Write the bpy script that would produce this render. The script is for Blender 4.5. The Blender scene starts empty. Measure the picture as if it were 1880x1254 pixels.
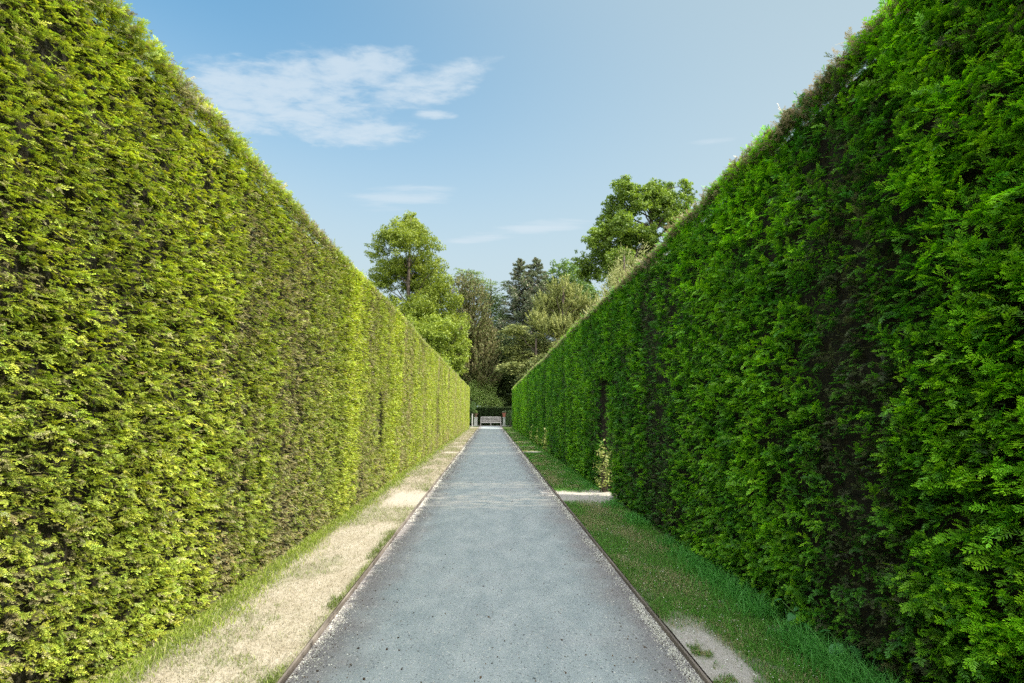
import bpy, bmesh, math, random
import numpy as np
from math import radians, sin, cos, tan, pi
from mathutils import Vector, Matrix

rng = np.random.default_rng(7)
random.seed(7)
SC = bpy.context.scene
COL = SC.collection

# ------------------------------------------------------------------ camera
EYE = 1.5
PITCH, YAW = radians(8.219), radians(2.519)
FPX = 900.0
cam_d = bpy.data.cameras.new('camera')
cam_d.sensor_width = 36.0
cam_d.lens = FPX / 1880.0 * 36.0
cam_d.clip_start = 0.05
cam_d.clip_end = 3000.0
cam = bpy.data.objects.new('camera', cam_d)
COL.objects.link(cam)
cam.location = (0, 0, EYE)
cam.rotation_euler = (radians(90) + PITCH, 0, -YAW)
SC.camera = cam

# ------------------------------------------------------------------ light
SUN_EL = radians(47.5)
sun_from = Vector((0.957, -0.29, 0)).normalized() * cos(SUN_EL) + Vector((0, 0, sin(SUN_EL)))
SUN_STRENGTH = 3.0
SKY_STRENGTH = 0.15
EXPOSURE = 1.45
sun_d = bpy.data.lights.new('sun', 'SUN')
sun_d.energy = SUN_STRENGTH
sun_d.angle = radians(0.55)
sun_d.color = (1.0, 0.93, 0.82)
sun = bpy.data.objects.new('sun', sun_d)
COL.objects.link(sun)
sun.rotation_euler = sun_from.to_track_quat('Z', 'Y').to_euler()
sun.location = (20, -6, 25)

world = bpy.data.worlds.new("World")
SC.world = world
world.use_nodes = True
wt = world.node_tree
for n in list(wt.nodes):
    wt.nodes.remove(n)


class NT:
    """small helper for wiring node trees"""
    def __init__(self, tree):
        self.t = tree

    def n(self, typ, **kw):
        nd = self.t.nodes.new(typ)
        for k, v in kw.items():
            setattr(nd, k, v)
        return nd

    def link(self, a, b):
        self.t.links.new(a, b)

    def math(self, op, a, b=None, c=None, clamp=False):
        nd = self.n('ShaderNodeMath', operation=op)
        nd.use_clamp = clamp
        for i, v in enumerate((a, b, c)):
            if v is None:
                continue
            if isinstance(v, (int, float)):
                nd.inputs[i].default_value = v
            else:
                self.link(v, nd.inputs[i])
        return nd.outputs[0]

    def mix(self, fac, a, b, blend='MIX'):
        nd = self.n('ShaderNodeMix', data_type='RGBA', blend_type=blend)
        for s, v in ((nd.inputs[0], fac), (nd.inputs[6], a), (nd.inputs[7], b)):
            if isinstance(v, (int, float)):
                s.default_value = v
            elif isinstance(v, (tuple, list)):
                s.default_value = (*v[:3], 1.0)
            else:
                self.link(v, s)
        return nd.outputs[2]

    def noise(self, vec, scale, detail=4, rough=0.55, dist=0.0):
        nd = self.n('ShaderNodeTexNoise')
        if vec is not None:
            self.link(vec, nd.inputs['Vector'])
        nd.inputs['Scale'].default_value = scale
        nd.inputs['Detail'].default_value = detail
        nd.inputs['Roughness'].default_value = rough
        nd.inputs['Distortion'].default_value = dist
        return nd.outputs['Fac']

    def ramp(self, fac, lo, hi):
        nd = self.n('ShaderNodeMapRange', interpolation_type='SMOOTHSTEP')
        self.link(fac, nd.inputs['Value'])
        nd.inputs['From Min'].default_value = lo
        nd.inputs['From Max'].default_value = hi
        return nd.outputs[0]

    def mapping(self, vec, scale=(1, 1, 1), loc=(0, 0, 0), rot=(0, 0, 0)):
        nd = self.n('ShaderNodeMapping')
        self.link(vec, nd.inputs['Vector'])
        nd.inputs['Scale'].default_value = scale
        nd.inputs['Location'].default_value = loc
        nd.inputs['Rotation'].default_value = rot
        return nd.outputs[0]


w = NT(wt)
w_out = w.n('ShaderNodeOutputWorld')
w_bg = w.n('ShaderNodeBackground')
w_bg.inputs['Strength'].default_value = SKY_STRENGTH
w.link(w_bg.outputs[0], w_out.inputs[0])
SKY_TINT = (0.31, 0.68, 0.65)
VEIL = (1.22, 1.52, 1.66)
VEIL_LOW = (1.50, 1.80, 1.92)
CLOUD = (1.75, 2.00, 2.20)
FILL_CLOUD = (9.0, 9.3, 9.6)
sky = w.n('ShaderNodeTexSky', sky_type='NISHITA')
sky.sun_disc = False
sky.sun_elevation = SUN_EL
sky.sun_rotation = math.atan2(sun_from.x, sun_from.y)
sky.altitude = 100
sky.air_density = 1.0
sky.dust_density = 1.0
sky.ozone_density = 2.0
hs = w.n('ShaderNodeHueSaturation')
hs.inputs['Saturation'].default_value = 1.1
w.link(sky.outputs[0], hs.inputs['Color'])
geo = w.n('ShaderNodeTexCoord')
sep = w.n('ShaderNodeSeparateXYZ')
w.link(geo.outputs['Generated'], sep.inputs[0])
dx, dy, dz = sep.outputs
zc = w.math('MAXIMUM', dz, 0.03)
yc = w.math('MAXIMUM', dy, 0.03)
pl = w.n('ShaderNodeCombineXYZ')               # the cloud deck as a plane overhead
w.link(w.math('DIVIDE', dx, zc), pl.inputs[0])
w.link(w.math('DIVIDE', dy, zc), pl.inputs[1])
az = w.math('DIVIDE', dx, yc)
el = w.math('DIVIDE', dz, yc)


def blob(ca, ce, ra, re, slope=0.0):
    a = w.math('DIVIDE', w.math('SUBTRACT', az, ca), ra)
    e0 = w.math('SUBTRACT', w.math('SUBTRACT', el, ce), w.math('MULTIPLY', w.math('SUBTRACT', az, ca), slope))
    e = w.math('DIVIDE', e0, re)
    d2 = w.math('ADD', w.math('MULTIPLY', a, a), w.math('MULTIPLY', e, e))
    return w.math('SUBTRACT', 1.0, d2, clamp=True)


def addall(lst):
    o = lst[0]
    for b in lst[1:]:
        o = w.math('MAXIMUM', o, b)
    return o


thick = addall([blob(-0.30, 0.60, 0.22, 0.05), blob(-0.25, 0.77, 0.16, 0.06), blob(-0.58, 0.645, 0.22, 0.11), blob(-0.42, 0.70, 0.24, 0.13), blob(-0.10, 0.74, 0.15, 0.05, 0.3), blob(-0.40, 0.640, 0.27, 0.085, 0.06), blob(-0.15, 0.715, 0.19, 0.075, 0.25), blob(-0.52, 0.70, 0.26, 0.11), blob(-0.32, 0.745, 0.17, 0.07), blob(-0.135, 0.645, 0.07, 0.018)])
thin = addall([blob(0.10, 0.392, 0.19, 0.022, 0.13), blob(-0.20, 0.455, 0.17, 0.04, 0.10), blob(0.49, 0.60, 0.09, 0.012, 0.1), blob(-0.02, 0.365, 0.12, 0.014, 0.1)])
front = w.math('GREATER_THAN', dy, 0.05)
nA = w.noise(w.mapping(pl.outputs[0], scale=(3.0, 5.0, 1), rot=(0, 0, 0.5)), 1.5, 8, 0.62, 0.35)
nB = w.noise(w.mapping(pl.outputs[0], scale=(1.0, 1.8, 1), rot=(0, 0, 0.3)), 11.0, 6, 0.62, 0.3)
nC = w.noise(w.mapping(pl.outputs[0], scale=(1.0, 4.0, 1), rot=(0, 0, -0.15)), 2.2, 6, 0.6, 0.3)
nAB = w.math('ADD', w.math('MULTIPLY', nA, 0.50), w.math('MULTIPLY', nB, 0.50))
cA = w.ramp(w.math('ADD', nAB, w.math('MULTIPLY', w.math('SUBTRACT', thick, 0.55), 0.40)), 0.43, 0.74)
cA = w.math('MULTIPLY', cA, w.ramp(thick, 0.0, 0.25))
cB = w.ramp(w.math('ADD', nC, w.math('MULTIPLY', w.math('SUBTRACT', thin, 0.6), 0.42)), 0.42, 0.80)
cB = w.math('MULTIPLY', cB, w.ramp(thin, 0.0, 0.3))
cov = w.math('MAXIMUM', w.math('MULTIPLY', cA, 0.72), w.math('MULTIPLY', cB, 0.62))
cov = w.math('MULTIPLY', cov, front)
# the sky itself: a thin milky veil that thickens towards the sun
dotn = w.n('ShaderNodeVectorMath', operation='DOT_PRODUCT')
w.link(geo.outputs['Generated'], dotn.inputs[0])
dotn.inputs[1].default_value = sun_from
veil = w.math('MULTIPLY', w.ramp(dotn.outputs['Value'], -0.12, 0.72), 0.9)
low = w.math('SUBTRACT', 1.0, w.ramp(dz, 0.22, 0.74))
veil_lo = w.math('MULTIPLY', low, 0.95)
base = w.mix(1.0, hs.outputs[0], SKY_TINT, 'MULTIPLY')
base = w.mix(veil, base, VEIL)
base = w.mix(veil_lo, base, VEIL_LOW)
# unseen bright cloud added overhead and behind the camera to fill the shade
ov = w.math('MAXIMUM', w.ramp(dz, 0.74, 0.90), w.ramp(w.math('MULTIPLY', dy, -1.0), 0.0, 0.25))
nO = w.noise(w.mapping(pl.outputs[0], scale=(1, 1, 1)), 1.1, 6, 0.6, 0.2)
ov = w.math('MULTIPLY', ov, w.ramp(nO, 0.28, 0.60))
ov = w.math('MULTIPLY', ov, w.ramp(dz, 0.0, 0.12))
skyc = w.mix(cov, base, CLOUD)
skyc = w.mix(ov, skyc, FILL_CLOUD)
w.link(skyc, w_bg.inputs[0])

SC.view_settings.view_transform = 'Standard'
SC.view_settings.look = 'None'
SC.view_settings.exposure = EXPOSURE
SC.view_settings.gamma = 1.0
SC.render.film_transparent = False
SC.cycles.use_denoising = False
SC.cycles.max_bounces = 8
SC.cycles.diffuse_bounces = 4
SC.cycles.transmission_bounces = 4
SC.cycles.transparent_max_bounces = 4
SC.cycles.sample_clamp_indirect = 6.0

# ------------------------------------------------------------------ pixel ray (used once, to turn measured points into places)
_f = np.array([sin(YAW) * cos(PITCH), cos(YAW) * cos(PITCH), sin(PITCH)])
_r = np.array([cos(YAW), -sin(YAW), 0.0])
_u = np.cross(_r, _f)


def at(px, py, y):
    d = _r * (px - 940) / FPX - _u * (py - 627) / FPX + _f
    d = d / d[1] * y
    return np.array([d[0], y, EYE + d[2]])


# ------------------------------------------------------------------ tagging and mesh helpers
def tag(o, label=None, cat=None, group=None, kind=None):
    if label:
        o['label'] = label
    if cat:
        o['category'] = cat
    if group:
        o['group'] = group
    if kind:
        o['kind'] = kind
    return o


def empty(name, loc, label, cat, group=None):
    o = bpy.data.objects.new(name, None)
    o.empty_display_size = 0.2
    COL.objects.link(o)
    o.location = loc
    return tag(o, label, cat, group)


def link_mesh(name, me, mat, parent=None):
    o = bpy.data.objects.new(name, me)
    COL.objects.link(o)
    if mat:
        me.materials.append(mat)
    if parent:
        o.parent = parent
        o.matrix_parent_inverse = Matrix.Translation(-parent.location)
    return o


def quads_obj(name, V, C, mat, parent=None):
    """V (N,4,3) world-space corners, C (N,3) or (N,4,3) colours -> one mesh"""
    V = np.ascontiguousarray(V, dtype=np.float32)
    N = len(V)
    me = bpy.data.meshes.new(name)
    me.vertices.add(N * 4)
    me.vertices.foreach_set('co', V.reshape(-1))
    me.loops.add(N * 4)
    me.loops.foreach_set('vertex_index', np.arange(N * 4, dtype=np.int32))
    me.polygons.add(N)
    me.polygons.foreach_set('loop_start', np.arange(0, N * 4, 4, dtype=np.int32))
    try:
        me.polygons.foreach_set('loop_total', np.full(N, 4, dtype=np.int32))
    except Exception:
        pass
    me.update(calc_edges=True)
    if C is not None:
        C = np.asarray(C, dtype=np.float32)
        if C.ndim == 2:
            C = np.repeat(C[:, None, :], 4, axis=1)
        rgba = np.ones((N * 4, 4), dtype=np.float32)
        rgba[:, :3] = np.clip(C.reshape(-1, 3), 0.001, 1)
        at_ = me.color_attributes.new('tint', 'FLOAT_COLOR', 'POINT')
        at_.data.foreach_set('color', rgba.reshape(-1))
    return link_mesh(name, me, mat, parent)


class MB:
    """collects boxes, tubes and loops, then becomes one mesh"""
    def __init__(self):
        self.v, self.f = [], []

    def box(self, x0, x1, y0, y1, z0, z1, bev=0.0):
        b = len(self.v)
        self.v += [(x0, y0, z0), (x1, y0, z0), (x1, y1, z0), (x0, y1, z0), (x0, y0, z1), (x1, y0, z1), (x1, y1, z1), (x0, y1, z1)]
        self.f += [(b, b + 3, b + 2, b + 1), (b + 4, b + 5, b + 6, b + 7), (b, b + 1, b + 5, b + 4), (b + 1, b + 2, b + 6, b + 5), (b + 2, b + 3, b + 7, b + 6), (b + 3, b, b + 4, b + 7)]
        return self

    def obox(self, p0, p1, w_, t_, up=(0, 0, 1)):
        """a bar from p0 to p1, w_ wide across `up`, t_ thick along it"""
        p0, p1 = Vector(p0), Vector(p1)
        d = (p1 - p0).normalized()
        s = d.cross(Vector(up)).normalized()
        u2 = s.cross(d)
        b = len(self.v)
        for p in (p0, p1):
            for a, c in ((-1, -1), (1, -1), (1, 1), (-1, 1)):
                q = p + s * (a * w_ / 2) + u2 * (c * t_ / 2)
                self.v.append(tuple(q))
        self.f += [(b, b + 1, b + 2, b + 3), (b + 7, b + 6, b + 5, b + 4)]
        for i in range(4):
            j = (i + 1) % 4
            self.f.append((b + i, b + 4 + i, b + 4 + j, b + j))
        return self

    def tube(self, pts, radii, n=8):
        pts = [Vector(p) for p in pts]
        b0 = len(self.v)
        k = len(pts)
        prev = None
        for i, p in enumerate(pts):
            d = (pts[min(i + 1, k - 1)] - pts[max(i - 1, 0)]).normalized()
            ref = Vector((0, 0, 1)) if abs(d.z) < 0.9 else Vector((1, 0, 0))
            s = d.cross(ref).normalized() if prev is None else (prev - d * prev.dot(d)).normalized()
            prev = s
            t = d.cross(s)
            for j in range(n):
                a = 2 * pi * j / n
                self.v.append(tuple(p + (s * cos(a) + t * sin(a)) * radii[i]))
        for i in range(k - 1):
            for j in range(n):
                j2 = (j + 1) % n
                self.f.append((b0 + i * n + j, b0 + i * n + j2, b0 + (i + 1) * n + j2, b0 + (i + 1) * n + j))
        self.f.append(tuple(b0 + j for j in reversed(range(n))))
        self.f.append(tuple(b0 + (k - 1) * n + j for j in range(n)))
        return self

    def lathe(self, c, prof, n=16):
        b0 = len(self.v)
        for r_, z in prof:
            for j in range(n):
                a = 2 * pi * j / n
                self.v.append((c[0] + r_ * cos(a), c[1] + r_ * sin(a), c[2] + z))
        for i in range(len(prof) - 1):
            for j in range(n):
                j2 = (j + 1) % n
                self.f.append((b0 + i * n + j, b0 + i * n + j2, b0 + (i + 1) * n + j2, b0 + (i + 1) * n + j))
        self.f.append(tuple(b0 + j for j in reversed(range(n))))
        self.f.append(tuple(b0 + (len(prof) - 1) * n + j for j in range(n)))
        return self

    def build(self, name, mat, parent=None, smooth=False, bevel=0.0):
        me = bpy.data.meshes.new(name)
        me.from_pydata(self.v, [], self.f)
        me.update()
        if bevel:
            bm = bmesh.new()
            bm.from_mesh(me)
            bmesh.ops.bevel(bm, geom=list(bm.edges), offset=bevel, segments=1, affect='EDGES')
            bm.to_mesh(me)
            bm.free()
        if smooth:
            me.polygons.foreach_set('use_smooth', [True] * len(me.polygons))
        return link_mesh(name, me, mat, parent)


def vnoise(x, y, seed=0):
    """smooth value noise in 0..1"""
    x = np.asarray(x, float)
    y = np.asarray(y, float)
    xi, yi = np.floor(x).astype(np.int64), np.floor(y).astype(np.int64)
    fx, fy = x - xi, y - yi
    fx = fx * fx * (3 - 2 * fx)
    fy = fy * fy * (3 - 2 * fy)

    def h(a, b):
        n = (a * 374761393 + b * 668265263 + seed * 1442695041) & 0xffffffff
        n = ((n ^ (n >> 13)) * 1274126177) & 0xffffffff
        return ((n ^ (n >> 16)) & 0xffff) / 65535.0
    return (h(xi, yi) * (1 - fx) + h(xi + 1, yi) * fx) * (1 - fy) + (h(xi, yi + 1) * (1 - fx) + h(xi + 1, yi + 1) * fx) * fy


def fbm(x, y, seed=0, o=3):
    s, a, t = 0.0, 1.0, 0.0
    for i in range(o):
        s = s + a * vnoise(x * 2 ** i, y * 2 ** i, seed + i * 17)
        t += a
        a *= 0.5
    return s / t


def norm(a):
    return a / np.maximum(np.linalg.norm(a, axis=-1, keepdims=True), 1e-9)


# ------------------------------------------------------------------ materials
def new_mat(name):
    m = bpy.data.materials.new(name)
    m.use_nodes = True
    for n in list(m.node_tree.nodes):
        m.node_tree.nodes.remove(n)
    t = NT(m.node_tree)
    out = t.n('ShaderNodeOutputMaterial')
    return m, t, out


def leaf_mat(name, rough=0.45, trans=0.3, spec=0.4):
    m, t, out = new_mat(name)
    a = t.n('ShaderNodeAttribute', attribute_name='tint')
    p = t.n('ShaderNodeBsdfPrincipled')
    t.link(a.outputs['Color'], p.inputs['Base Color'])
    p.inputs['Roughness'].default_value = rough
    p.inputs['Specular IOR Level'].default_value = spec
    tr = t.n('ShaderNodeBsdfTranslucent')
    hsv = t.n('ShaderNodeHueSaturation')
    hsv.inputs['Value'].default_value = 1.25
    hsv.inputs['Saturation'].default_value = 1.1
    t.link(a.outputs['Color'], hsv.inputs['Color'])
    t.link(hsv.outputs[0], tr.inputs['Color'])
    mx = t.n('ShaderNodeMixShader')
    mx.inputs[0].default_value = trans
    t.link(p.outputs[0], mx.inputs[1])
    t.link(tr.outputs[0], mx.inputs[2])
    t.link(mx.outputs[0], out.inputs[0])
    return m


def simple_mat(name, col_a, col_b, scale=6.0, rough=0.8, stretch=(1, 1, 1), bump=0.0, detail=5, spec=0.3):
    m, t, out = new_mat(name)
    g = t.n('ShaderNodeTexCoord')
    v = t.mapping(g.outputs['Object'], scale=stretch)
    f = t.noise(v, scale, detail, 0.6)
    c = t.mix(t.ramp(f, 0.3, 0.7), col_a, col_b)
    p = t.n('ShaderNodeBsdfPrincipled')
    t.link(c, p.inputs['Base Color'])
    p.inputs['Roughness'].default_value = rough
    p.inputs['Specular IOR Level'].default_value = spec
    if bump:
        b = t.n('ShaderNodeBump')
        b.inputs['Strength'].default_value = bump
        b.inputs['Distance'].default_value = 0.02
        t.link(f, b.inputs['Height'])
        t.link(b.outputs[0], p.inputs['Normal'])
    t.link(p.outputs[0], out.inputs[0])
    return m


M_YEW = leaf_mat('yew_needles', 0.48, 0.28, 0.4)
M_LEAF = leaf_mat('tree_leaves', 0.5, 0.35, 0.35)
M_CONIFER = leaf_mat('conifer_foliage', 0.6, 0.15, 0.3)
M_GRASS = leaf_mat('grass_blades', 0.55, 0.3, 0.3)
M_PETAL = leaf_mat('petals', 0.7, 0.15, 0.2)
M_LITTER = leaf_mat('litter', 0.85, 0.0, 0.2)
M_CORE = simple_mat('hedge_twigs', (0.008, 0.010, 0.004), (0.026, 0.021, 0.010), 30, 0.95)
M_BARK = simple_mat('bark', (0.06, 0.045, 0.032), (0.13, 0.10, 0.075), 5, 0.9, (1, 1, 0.2), 0.6)
M_TEAK = simple_mat('weathered_teak', (0.34, 0.31, 0.28), (0.55, 0.51, 0.47), 9, 0.75, (1, 1, 1), 0.1)
M_STONE = simple_mat('pale_stone', (0.22, 0.23, 0.20), (0.36, 0.36, 0.32), 7, 0.85, (1, 1, 1), 0.3)
M_TERRA = simple_mat('terracotta', (0.22, 0.075, 0.05), (0.31, 0.11, 0.075), 8, 0.8)
M_SOIL = simple_mat('potting_soil', (0.03, 0.02, 0.012), (0.06, 0.04, 0.025), 30, 0.95)
M_POST = simple_mat('whitened_post', (0.42, 0.40, 0.36), (0.60, 0.58, 0.53), 12, 0.7, (1, 1, 0.2))
M_EDGE_L = simple_mat('dark_timber_edging', (0.10, 0.085, 0.07), (0.27, 0.235, 0.20), 12, 0.85, (1, 0.15, 1), 0.4)
M_EDGE_R = simple_mat('rusty_edging', (0.10, 0.082, 0.07), (0.27, 0.225, 0.19), 10, 0.8, (1, 0.12, 1), 0.4)

# path: grey tar-and-chip with pinkish wear, dark chips and pale grit
PATH_L, PATH_R = -1.14, 1.21


def path_mat():
    m, t, out = new_mat('grey_path')
    g = t.n('ShaderNodeTexCoord')
    v = g.outputs['Object']
    sp = t.n('ShaderNodeSeparateXYZ')
    t.link(v, sp.inputs[0])
    big = t.noise(v, 0.8, 4, 0.6, 0.3)
    mid = t.noise(t.mapping(v, scale=(1.4, 0.7, 1)), 3.0, 5, 0.65)
    fine = t.noise(v, 70, 4, 0.7)
    c = t.mix(t.ramp(mid, 0.3, 0.72), (0.315, 0.36, 0.365), (0.43, 0.465, 0.46))
    c = t.mix(t.math('MULTIPLY', t.ramp(big, 0.5, 0.75), 0.45), c, (0.43, 0.41, 0.41))
    c = t.mix(t.ramp(fine, 0.30, 0.75), t.mix(1.0, c, (0.72, 0.74, 0.75), 'MULTIPLY'), c)
    # darker, browner margins where leaf mould gathers
    dl = t.math('SUBTRACT', sp.outputs[0], PATH_L)
    dr = t.math('SUBTRACT', PATH_R, sp.outputs[0])
    dmin = t.math('MINIMUM', dl, dr)
    wob = t.math('ADD', dmin, t.math('MULTIPLY', t.math('SUBTRACT', t.noise(v, 2.2, 5, 0.65), 0.5), 0.55))
    edge = t.math('SUBTRACT', 1.0, t.ramp(wob, 0.0, 0.50))
    c = t.mix(t.math('MULTIPLY', edge, 0.85), c, (0.205, 0.175, 0.17))
    # dust trodden across where the hedge openings face each other
    dust = None
    for yc_, wd in ((8.8, 1.0), (10.6, 0.6), (18.5, 0.8), (21.6, 0.7), (24.3, 0.7), (36.5, 0.9)):
        a = t.math('DIVIDE', t.math('SUBTRACT', sp.outputs[1], yc_), wd)
        b = t.math('SUBTRACT', 1.0, t.math('MULTIPLY', a, a), clamp=True)
        dust = b if dust is None else t.math('MAXIMUM', dust, b)
    dn = t.math('MULTIPLY', dust, t.ramp(t.noise(t.mapping(v, scale=(1, 2.2, 1)), 2.6, 5, 0.65), 0.42, 0.62))
    c = t.mix(t.math('MULTIPLY', dn, 0.75), c, (0.60, 0.56, 0.49))
    vo = t.n('ShaderNodeTexVoronoi', feature='F1')
    t.link(v, vo.inputs['Vector'])
    vo.inputs['Scale'].default_value = 75
    pick = t.n('ShaderNodeSeparateColor')
    t.link(vo.outputs['Color'], pick.inputs[0])
    dark = t.math('MULTIPLY', t.math('LESS_THAN', vo.outputs['Distance'], 0.42), t.math('GREATER_THAN', pick.outputs[0], 0.86))
    c = t.mix(t.math('MULTIPLY', dark, 0.6), c, (0.07, 0.075, 0.08))
    light = t.math('MULTIPLY', t.math('LESS_THAN', vo.outputs['Distance'], 0.42), t.math('GREATER_THAN', pick.outputs[1], 0.86))
    c = t.mix(t.math('MULTIPLY', light, 0.5), c, (0.62, 0.60, 0.55))
    p = t.n('ShaderNodeBsdfPrincipled')
    t.link(c, p.inputs['Base Color'])
    p.inputs['Roughness'].default_value = 0.8
    p.inputs['Specular IOR Level'].default_value = 0.3
    b = t.n('ShaderNodeBump')
    b.inputs['Strength'].default_value = 0.35
    b.inputs['Distance'].default_value = 0.005
    t.link(t.math('ADD', t.math('MULTIPLY', vo.outputs['Distance'], 0.6), fine), b.inputs['Height'])
    t.link(b.outputs[0], p.inputs['Normal'])
    t.link(p.outputs[0], out.inputs[0])
    return m


def verge_mat():
    m, t, out = new_mat('verge_soil')
    a = t.n('ShaderNodeAttribute', attribute_name='tint')
    g = t.n('ShaderNodeTexCoord')
    v = g.outputs['Object']
    f = t.noise(v, 45, 5, 0.7)
    f2 = t.noise(v, 9, 4, 0.6)
    c = t.mix(t.ramp(f, 0.3, 0.7), t.mix(1.0, a.outputs['Color'], (0.78, 0.76, 0.72), 'MULTIPLY'), a.outputs['Color'])
    c = t.mix(t.math('MULTIPLY', t.ramp(f2, 0.45, 0.7), 0.3), c, t.mix(1.0, c, (0.8, 0.82, 0.7), 'MULTIPLY'))
    p = t.n('ShaderNodeBsdfPrincipled')
    t.link(c, p.inputs['Base Color'])
    p.inputs['Roughness'].default_value = 0.95
    p.inputs['Specular IOR Level'].default_value = 0.1
    b = t.n('ShaderNodeBump')
    b.inputs['Strength'].default_value = 0.5
    b.inputs['Distance'].default_value = 0.01
    t.link(f, b.inputs['Height'])
    t.link(b.outputs[0], p.inputs['Normal'])
    t.link(p.outputs[0], out.inputs[0])
    return m


M_PATH = path_mat()
M_VERGE = verge_mat()
M_GROUND = simple_mat('lawn_ground', (0.035, 0.07, 0.018), (0.09, 0.11, 0.035), 0.9, 0.95)
M_COURT = simple_mat('pale_gravel', (0.24, 0.225, 0.195), (0.36, 0.335, 0.30), 8, 0.95)

# ------------------------------------------------------------------ ground, path, verges
HEDGE_L, HEDGE_R = -2.02, 2.02
PATH_END = 55.0
TOP = 0.034                                   # verges stand this high above the path

o = MB().box(-700, 700, -60, 1500, -1.0, -0.02).build('ground', M_GROUND)
tag(o, 'wide flat green lawn ground under the whole garden', kind='structure')
o = MB().box(PATH_L, PATH_R, -6, PATH_END, -0.3, 0.0).build('path', M_PATH)
tag(o, 'long straight blue grey path between the two tall hedges', kind='structure')
o = MB().box(-3.2, 3.4, PATH_END, 56.9, -0.3, 0.006).build('gravel_court', M_COURT)
tag(o, 'pale gravel strip at the far end of the path before the bench', kind='structure')

OPEN_R = [(8.62, 9.45, 2.15), (18.25, 19.0, 2.1), (21.3, 21.95, 2.1), (24.0, 24.75, 2.1), (36.0, 36.9, 2.1)]
WORN = [(8.85, 0.80), (18.5, 0.42), (21.5, 0.36), (24.3, 0.38), (36.4, 0.5)]


def verge_h(x, y, s):
    return TOP + 0.022 * (fbm(x * 3, y * 1.5, s, 3) - 0.5)


def worn_mask(x, y, s):
    m = np.zeros_like(x)
    for yc_, wd in WORN:
        yy = y - yc_ + 0.35 * (fbm(x * 3, y * 2.5, s + 5) - 0.5) + 0.22 * (fbm(x * 13, y * 9, s + 6) - 0.5)
        m = np.maximum(m, np.clip(1.4 - np.abs(yy) / wd * 1.2, 0, 1))
    if s == 3:
        m = m * np.clip((x - HEDGE_L - 0.22 - 0.25 * (fbm(x * 3, y * 3, 99) - 0.5)) / 0.15, 0, 1)
    return m


def left_green(x, y):
    """how green the left verge is: fringe at the hedge foot and by the edging"""
    d = x - HEDGE_L
    n = 0.6 * fbm(x * 2.2, y * 1.3, 31, 4) + 0.4 * fbm(x * 12, y * 8, 32, 3)
    g = np.clip((0.13 - d) / 0.08 + (n - 0.5) * 2.2, 0, 1)
    e = np.clip((0.10 - (PATH_L - x)) / 0.06 + (fbm(x * 3, y * 0.9, 8, 3) - 0.62) * 5, 0, 1) * np.clip((9 - y) / 3, 0.15, 1)
    p = np.clip((fbm(x * 2.4, y * 1.4, 77, 3) + 0.5 * fbm(x * 14, y * 9, 78, 3) - 0.65) * 4, 0, 0.65)
    return np.clip(np.maximum(np.maximum(g, e), 0.62 * p) - 1.3 * worn_mask(x, y, 3), 0, 1)


def right_bare(x, y):
    """bare trodden ground on the right verge"""
    d = x - PATH_R
    b = np.clip((0.6 * fbm(x * 3.0, y * 1.6, 55, 4) + 0.4 * fbm(x * 15, y * 11, 56, 3) - 0.42) * 9, 0, 1) * np.clip((0.34 - d) / 0.12, 0, 1) * np.clip(1 - np.abs(y - 2.95) / 0.95, 0, 1) * 2
    b2 = np.clip((fbm(x * 5, y * 4, 91, 3) - 0.66) * 9, 0, 0.8) * np.clip((6 - y) / 4, 0, 1)
    return np.clip(np.maximum(np.maximum(b, b2), worn_mask(x, y, 4) * 1.2), 0, 1)


def lerp(a, b, t):
    a, b = np.asarray(a, float), np.asarray(b, float)
    return a + (b - a) * t[:, None]


def verge(name, x0, x1, colf, s, label):
    ys = np.concatenate([np.arange(-6, 2, 0.4), np.arange(2, 14, 0.05), np.arange(14, 30, 0.15), np.arange(30, 50.01, 0.5)])
    xs = np.linspace(x0, x1, 22)
    X, Y = np.meshgrid(xs, ys)
    Z = verge_h(X, Y, s)
    V = np.stack([X, Y, Z], -1)
    q = np.stack([V[:-1, :-1], V[:-1, 1:], V[1:, 1:], V[1:, :-1]], 2).reshape(-1, 4, 3)
    c = colf(q[..., 0].reshape(-1), q[..., 1].reshape(-1)).reshape(-1, 4, 3)
    # skirts down to the ground keep it a solid strip
    sk = []
    for col in (0, -1):
        a, b = V[:-1, col], V[1:, col]
        a0, b0 = a.copy(), b.copy()
        a0[:, 2] = -0.1
        b0[:, 2] = -0.1
        sk.append(np.stack([a, b, b0, a0], 1))
    sk = np.concatenate(sk)
    cs = np.full((len(sk), 4, 3), (0.06, 0.045, 0.03))
    o = quads_obj(name, np.concatenate([q, sk]), np.concatenate([c, cs]), M_VERGE)
    tag(o, label, kind='structure')


def col_left(x, y):
    g = left_green(x, y)
    n = fbm(x * 6, y * 5, 12, 3)
    c = lerp((0.33, 0.29, 0.215), (0.47, 0.43, 0.355), n)
    c = c + (np.array([0.44, 0.41, 0.35]) - c) * np.clip(worn_mask(x, y, 3), 0, 1)[:, None]
    return c + (np.array([0.09, 0.12, 0.03]) - c) * (0.8 * g)[:, None]


def col_right(x, y):
    b = right_bare(x, y)
    n = fbm(x * 5, y * 4, 14, 3)
    c = lerp((0.05, 0.10, 0.025), (0.12, 0.16, 0.05), n)
    c2 = np.array([0.47, 0.435, 0.40])
    return c + (c2 - c) * b[:, None]


verge('verge', HEDGE_L - 0.25, PATH_L - 0.022, col_left, 21, 'sunlit strip of dry straw coloured turf along the left hedge')
verge('verge', PATH_R + 0.022, HEDGE_R + 0.25, col_right, 23, 'shaded strip of green turf along the right hedge')

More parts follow.
